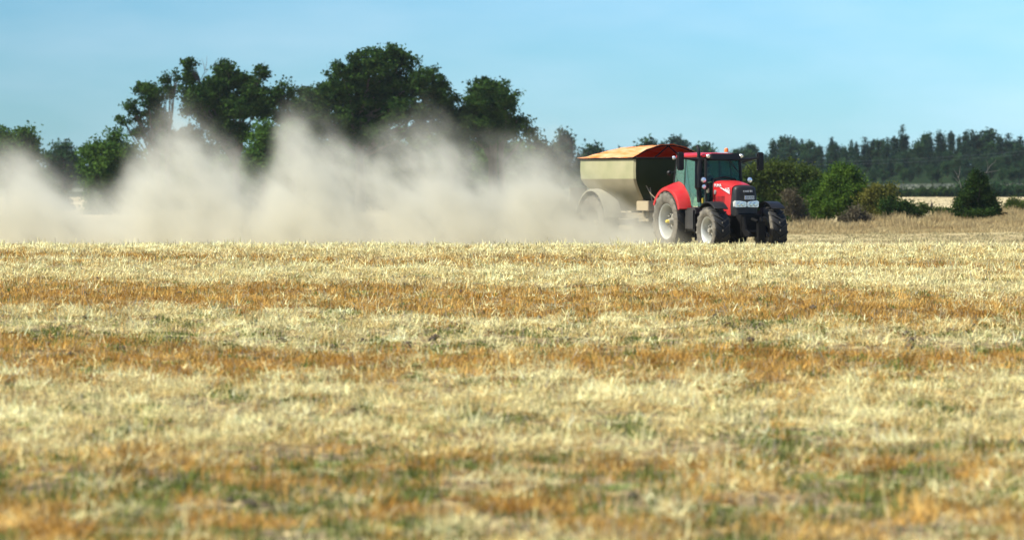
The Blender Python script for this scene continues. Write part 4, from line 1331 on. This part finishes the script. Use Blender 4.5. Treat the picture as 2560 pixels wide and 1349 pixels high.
# chassis, drawbar, struts
m = MB()
for s in (-1, 1):
    m.box(X0 + .2, X1 + .1, s * .45 - .05, s * .45 + .05, 1.02, 1.20)
    m.loft([[(X1, s * .45 - .05, 1.02), (X1, s * .45 + .05, 1.02), (X1, s * .45 + .05, 1.18), (X1, s * .45 - .05, 1.18)], [(-1.35 - SX, s * .06 - .04, .50), (-1.35 - SX, s * .06 + .04, .50), (-1.35 - SX, s * .06 + .04, .62), (-1.35 - SX, s * .06 - .04, .62)]])
for x in (X0 + .3, X0 + 1.4, X0 + 2.5, X1): m.box(x, x + .08, -.5, .5, 1.03, 1.16)
m.tube([(0, -1.1, .88), (0, 1.1, .88)], .09, 12)
for x in (X1 - .45, X1 - .75):
    for s in (-1, 1): m.tube([(x, s * .78, 1.95), (x + .08, s * .50, 1.1)], .045, 8)
m.box(X1 - .85, X1 - .2, -.62, -.40, .92, 1.02)
m.build('frame', M_spframe, Q, bevel=.008)
m = MB().box(X1 - .65, X1 + .15, -.82, -.35, 1.26, 1.58)
m.build('tool_box', surf('tan_box', (.30, .23, .14), .7, dust=.5, dust_col=(.36, .30, .20)), Q, bevel=.02)
m = MB().box(X1 - .9, X1 - .4, -.70, -.35, 1.66, 1.74)
m.build('valve_block', M_spframe, Q, bevel=.015)
m = MB()
m.tube([(X1 - .1, -.78, 2.1), (X1 + .10, -.70, 1.80), (X1 + .35, -.6, 1.60), (X1 + .95, -.45, 1.45)], .018, 6)
m.tube([(X1 - .1, -.62, 2.0), (X1 + .02, -.62, 1.60), (X1 + .1, -.55, 1.55)], .022, 6)
m.tube([(X1 + .15, -.2, 1.5), (X1 + .7, -.1, 1.2), (-1.2 - SX, .1, 1.1)], .02, 6)
m.build('hydraulic_hose', M_spframe, Q)
for s in (-1, 1):
    m = MB(); fender(m, 0, .90, 1.04, s * 1.30, s * .72, 168, 8, rise=.05, lip=.05, th=.02)
    m.build('mudguard', surf('mudguard_dusty', (.20, .19, .15), .7, dust=.5, dust_col=(.28, .26, .19)), Q, angle=40)
    make_wheel('wheel', .90, .60, .42, Q, (0, s * .98, .88), s, 18, rimmat=M_spframe)
m = MB().box(X0 - .62, X0 - .56, -1.30, -.68, 1.40, 2.0).box(X0 - .62, X0 - .56, .68, 1.30, 1.40, 2.0)
m.tube([(X0 - .58, -1.2, 1.5), (X0 - .58, 1.2, 1.5)], .03, 8).tube([(X0 - .58, -.45, 1.5), (X0 + .3, -.45, 1.12)], .03, 8).tube([(X0 - .58, .45, 1.5), (X0 + .3, .45, 1.12)], .03, 8)
m.build('rear_panel', surf('panel_grey', (.16, .15, .13), .7, dust=.4), Q, bevel=.008)
for s in (-1, 1):
    m = MB().lathe([(0, .04), (.38, .0), (.40, -.02), (0, -.02)], (X0 + .05, s * .45, .92), (0, 0, 1), 24)
    for k in range(4):
        a = math.pi * k / 4
        for sg in (-1, 1):
            m.tube([(X0 + .05 + .05 * math.cos(a) * sg, s * .45 + .05 * math.sin(a) * sg, .95), (X0 + .05 + .38 * math.cos(a) * sg, s * .45 + .38 * math.sin(a) * sg, .96)], .02, 5)
    m.build('spinning_disc', M_grey, Q)

# ------------------------------------------------------------------ power line wires across the far forest
for k, (ya, yb) in enumerate([((408), (372)), ((400), (364))]):
    pa = P(1700, ya, 560); pb = P(2750, yb - 6, 560)
    pts = []
    for i in range(13):
        t = i / 12
        p = pa.lerp(pb, t); p.z -= 1.2 * (1 - (2 * t - 1) ** 2)
        pts.append(p)
    o = MB().tube(pts, .010, 5).build('power_line', surf('wire_grey', (.10, .11, .12), .6))
    tag(o, ['lower', 'upper'][k] + ' of two thin overhead wires crossing in front of the far forest', 'wire')

# ------------------------------------------------------------------ haze: one even box of air round the whole scene
def box_mesh(name, lo, hi, mat):
    o = MB().box(lo[0], hi[0], lo[1], hi[1], lo[2], hi[2]).build(name, mat, smooth=False)
    return o


hm, hn, ho = new_mat('haze_air')
pv = hn.nodes.new('ShaderNodeVolumePrincipled')
pv.inputs['Color'].default_value = (.72, .86, 1.0, 1)
pv.inputs['Density'].default_value = .00005
pv.inputs['Anisotropy'].default_value = .2
hn.links.new(pv.outputs[0], ho.inputs['Volume'])
hz = box_mesh('haze', (-4300, -90, -1.2), (4300, 5100, 30), hm)
tag(hz, kind='stuff')

# ------------------------------------------------------------------ dust thrown up behind the spreader
# the trail runs from the rear of the spreader back along its track and drifts down wind
DA = Vector((2.9, 122.6, 0)); DBv = Vector((-24.0, 150.0, 0))
SL = (DBv.y - DA.y) / (DA.x - DBv.x)          # how far the trail recedes per metre to the left

def trail_u(px):
    """distance along the trail where the line of sight through photo column px meets it"""
    k = (px - 1280) / F
    # x = DA.x - u, y = DA.y + SL u, x = k y
    return (DA.x - k * DA.y) / (1 + k * SL)


PROFILE = [(-150, 330), (0, 310), (60, 300), (110, 325), (150, 360), (195, 400), (240, 430), (275, 420), (300, 370), (335, 300), (380, 245), (430, 215), (480, 232), (540, 270), (600, 318), (645, 370), (664, 350),
           (692, 262), (745, 205), (800, 225), (860, 265), (910, 300), (950, 275), (1000, 248), (1045, 235), (1100, 255), (1160, 285), (1220, 305), (1280, 305), (1330, 285), (1390, 280), (1430, 310), (1475, 370), (1530, 415), (1600, 455), (1680, 520), (1750, 590)]
prof = []
for px, py in PROFILE:
    u = trail_u(px); y = DA.y + SL * u
    prof.append((u, P(px, py, y).z - TZ))
prof.sort()
UMIN, UMAX = prof[0][0], prof[-1][0]
HMAX = 8.0

dm, dn, do = new_mat('dust_volume')
N_ = dn.nodes.new; L_ = dn.links.new
g = N_('ShaderNodeTexCoord')          # object coordinates: x to the right from the rear of the spreader, y away, z up
def math_(op, a, b=None, c=None, clamp=False):
    q = N_('ShaderNodeMath'); q.operation = op; q.use_clamp = clamp
    for i, s in enumerate((a, b, c)):
        if s is None: continue
        if isinstance(s, (int, float)): q.inputs[i].default_value = s
        else: L_(s, q.inputs[i])
    return q.outputs[0]
# large swirls push the coordinates about before the height profile is read
n1 = N_('ShaderNodeTexNoise'); n1.inputs['Scale'].default_value = .45; n1.inputs['Detail'].default_value = 2
L_(g.outputs['Object'], n1.inputs['Vector'])
n2 = N_('ShaderNodeTexNoise'); n2.inputs['Scale'].default_value = .55; n2.inputs['Detail'].default_value = 4.5; n2.inputs['Roughness'].default_value = .58
# the billows lean over and stream down wind, so their grain runs from upper left to lower right
sep2 = N_('ShaderNodeSeparateXYZ'); L_(g.outputs['Object'], sep2.inputs[0])
cmb = N_('ShaderNodeCombineXYZ')
L_(math_('MULTIPLY', math_('SUBTRACT', sep2.outputs[0], sep2.outputs[2]), .52), cmb.inputs[0])
L_(math_('MULTIPLY', sep2.outputs[1], .5), cmb.inputs[1])
L_(math_('MULTIPLY', math_('ADD', sep2.outputs[0], sep2.outputs[2]), .92), cmb.inputs[2])
L_(cmb.outputs[0], n2.inputs['Vector'])
n3 = N_('ShaderNodeTexNoise'); n3.inputs['Scale'].default_value = 1.9; n3.inputs['Detail'].default_value = 3
L_(g.outputs['Object'], n3.inputs['Vector'])
sx = N_('ShaderNodeSeparateXYZ'); L_(g.outputs['Object'], sx.inputs[0])
us = math_('MULTIPLY', sx.outputs[0], -1.0)
uu = math_('ADD', us, math_('MULTIPLY', math_('SUBTRACT', n1.outputs[0], .5), 1.1))
vv = math_('SUBTRACT', sx.outputs[1], math_('MULTIPLY', us, SL))
un = math_('DIVIDE', math_('SUBTRACT', uu, UMIN), UMAX - UMIN, clamp=True)
fc = N_('ShaderNodeFloatCurve')
cv = fc.mapping.curves[0]
fc.mapping.use_clip = False
pts_ = [((u - UMIN) / (UMAX - UMIN), h / HMAX) for u, h in prof]
cv.points[0].location = pts_[0]; cv.points[1].location = pts_[-1]
for q in pts_[1:-1]: cv.points.new(*q)
fc.mapping.update()
L_(un, fc.inputs['Value'])
h = math_('MULTIPLY', fc.outputs[0], HMAX)
h = math_('ADD', h, math_('ADD', math_('MULTIPLY', math_('SUBTRACT', n2.outputs[0], .5), 2.2), math_('MULTIPLY', math_('SUBTRACT', n3.outputs[0], .5), 1.3)))
depth = math_('SUBTRACT', h, sx.outputs[2])                       # metres below the cloud's top
d1 = math_('DIVIDE', depth, 3.0, clamp=True)
d1 = math_('POWER', d1, 2.2)
body = N_('ShaderNodeMapRange'); body.inputs[1].default_value = .38; body.inputs[2].default_value = .62; body.inputs[3].default_value = .25; body.inputs[4].default_value = 1.7
L_(n2.outputs[0], body.inputs[0])
low = N_('ShaderNodeMapRange'); low.inputs[1].default_value = 0.0; low.inputs[2].default_value = 2.6; low.inputs[3].default_value = 1.6; low.inputs[4].default_value = .7
L_(sx.outputs[2], low.inputs[0])
# soft edges across the trail
ay = math_('ABSOLUTE', math_('ADD', vv, math_('MULTIPLY', math_('SUBTRACT', n1.outputs[0], .5), 1.2)))
cross = math_('SUBTRACT', 1.0, math_('DIVIDE', ay, 3.1), clamp=True)
cross = math_('POWER', cross, .7)
e0 = N_('ShaderNodeMapRange'); e0.inputs[1].default_value = UMIN; e0.inputs[2].default_value = UMIN + 1.8
L_(us, e0.inputs[0])
den = math_('MULTIPLY', math_('MULTIPLY', d1, body.outputs[0]), math_('MULTIPLY', low.outputs[0], cross))
thin = N_('ShaderNodeMapRange'); thin.inputs[1].default_value = 2.0; thin.inputs[2].default_value = 24.0; thin.inputs[3].default_value = 1.05; thin.inputs[4].default_value = .50
L_(us, thin.inputs[0])
den = math_('MULTIPLY', den, thin.outputs[0])
near = N_('ShaderNodeMapRange'); near.inputs[1].default_value = -1.8; near.inputs[2].default_value = 2.5; near.inputs[3].default_value = 2.6; near.inputs[4].default_value = 1.0
L_(us, near.inputs[0])
# a low veil joins the plumes together near the ground
veil = math_('POWER', math_('SUBTRACT', 1.0, math_('DIVIDE', sx.outputs[2], math_('MINIMUM', 3.6, math_('MULTIPLY', h, .8))), clamp=True), 1.5)
veil = math_('MULTIPLY', math_('MULTIPLY', veil, cross), math_('MULTIPLY', near.outputs[0], math_('ADD', math_('MULTIPLY', body.outputs[0], .30), .22)))
den = math_('MULTIPLY', math_('ADD', den, veil), e0.outputs[0])
vp = N_('ShaderNodeVolumePrincipled')
vp.inputs['Color'].default_value = (.81, .79, .70, 1)
vp.inputs['Anisotropy'].default_value = .25
L_(den, vp.inputs['Density'])
L_(vp.outputs[0], do.inputs['Volume'])
# hull: a rounded lumpy skin that follows the cloud's top
m = MB()
secs = []
nu = 40
for k in range(nu + 1):
    u = UMIN + (UMAX - UMIN) * k / nu
    hh = np.interp(u, [p[0] for p in prof], [p[1] for p in prof])
    hh = max(3.0 if u > 0 else 1.5, max(np.interp(u + q, [p[0] for p in prof], [p[1] for p in prof]) for q in (-1.0, -.5, 0, .5, 1.0)) + .9)
    hw = 3.7
    s_ = [(-u, SL * u + hw * math.cos(math.pi * j / 12), max(-.05, hh * math.sin(math.pi * j / 12) ** .45)) for j in range(13)]
    s_[0] = (-u, SL * u + hw, -.05); s_[-1] = (-u, SL * u - hw, -.05)
    secs.append(s_)
m.loft(secs)
dust = m.build('dust_cloud', dm, smooth=False, loc=(DA.x, DA.y, TZ - .02))
dm.cycles.volume_step_rate = .12
try: dm.cycles.volume_sampling = 'MULTIPLE_IMPORTANCE'
except Exception: pass
tag(dust, 'billowing beige dust cloud trailing from the spreader across the left of the field', 'dust', kind='stuff')
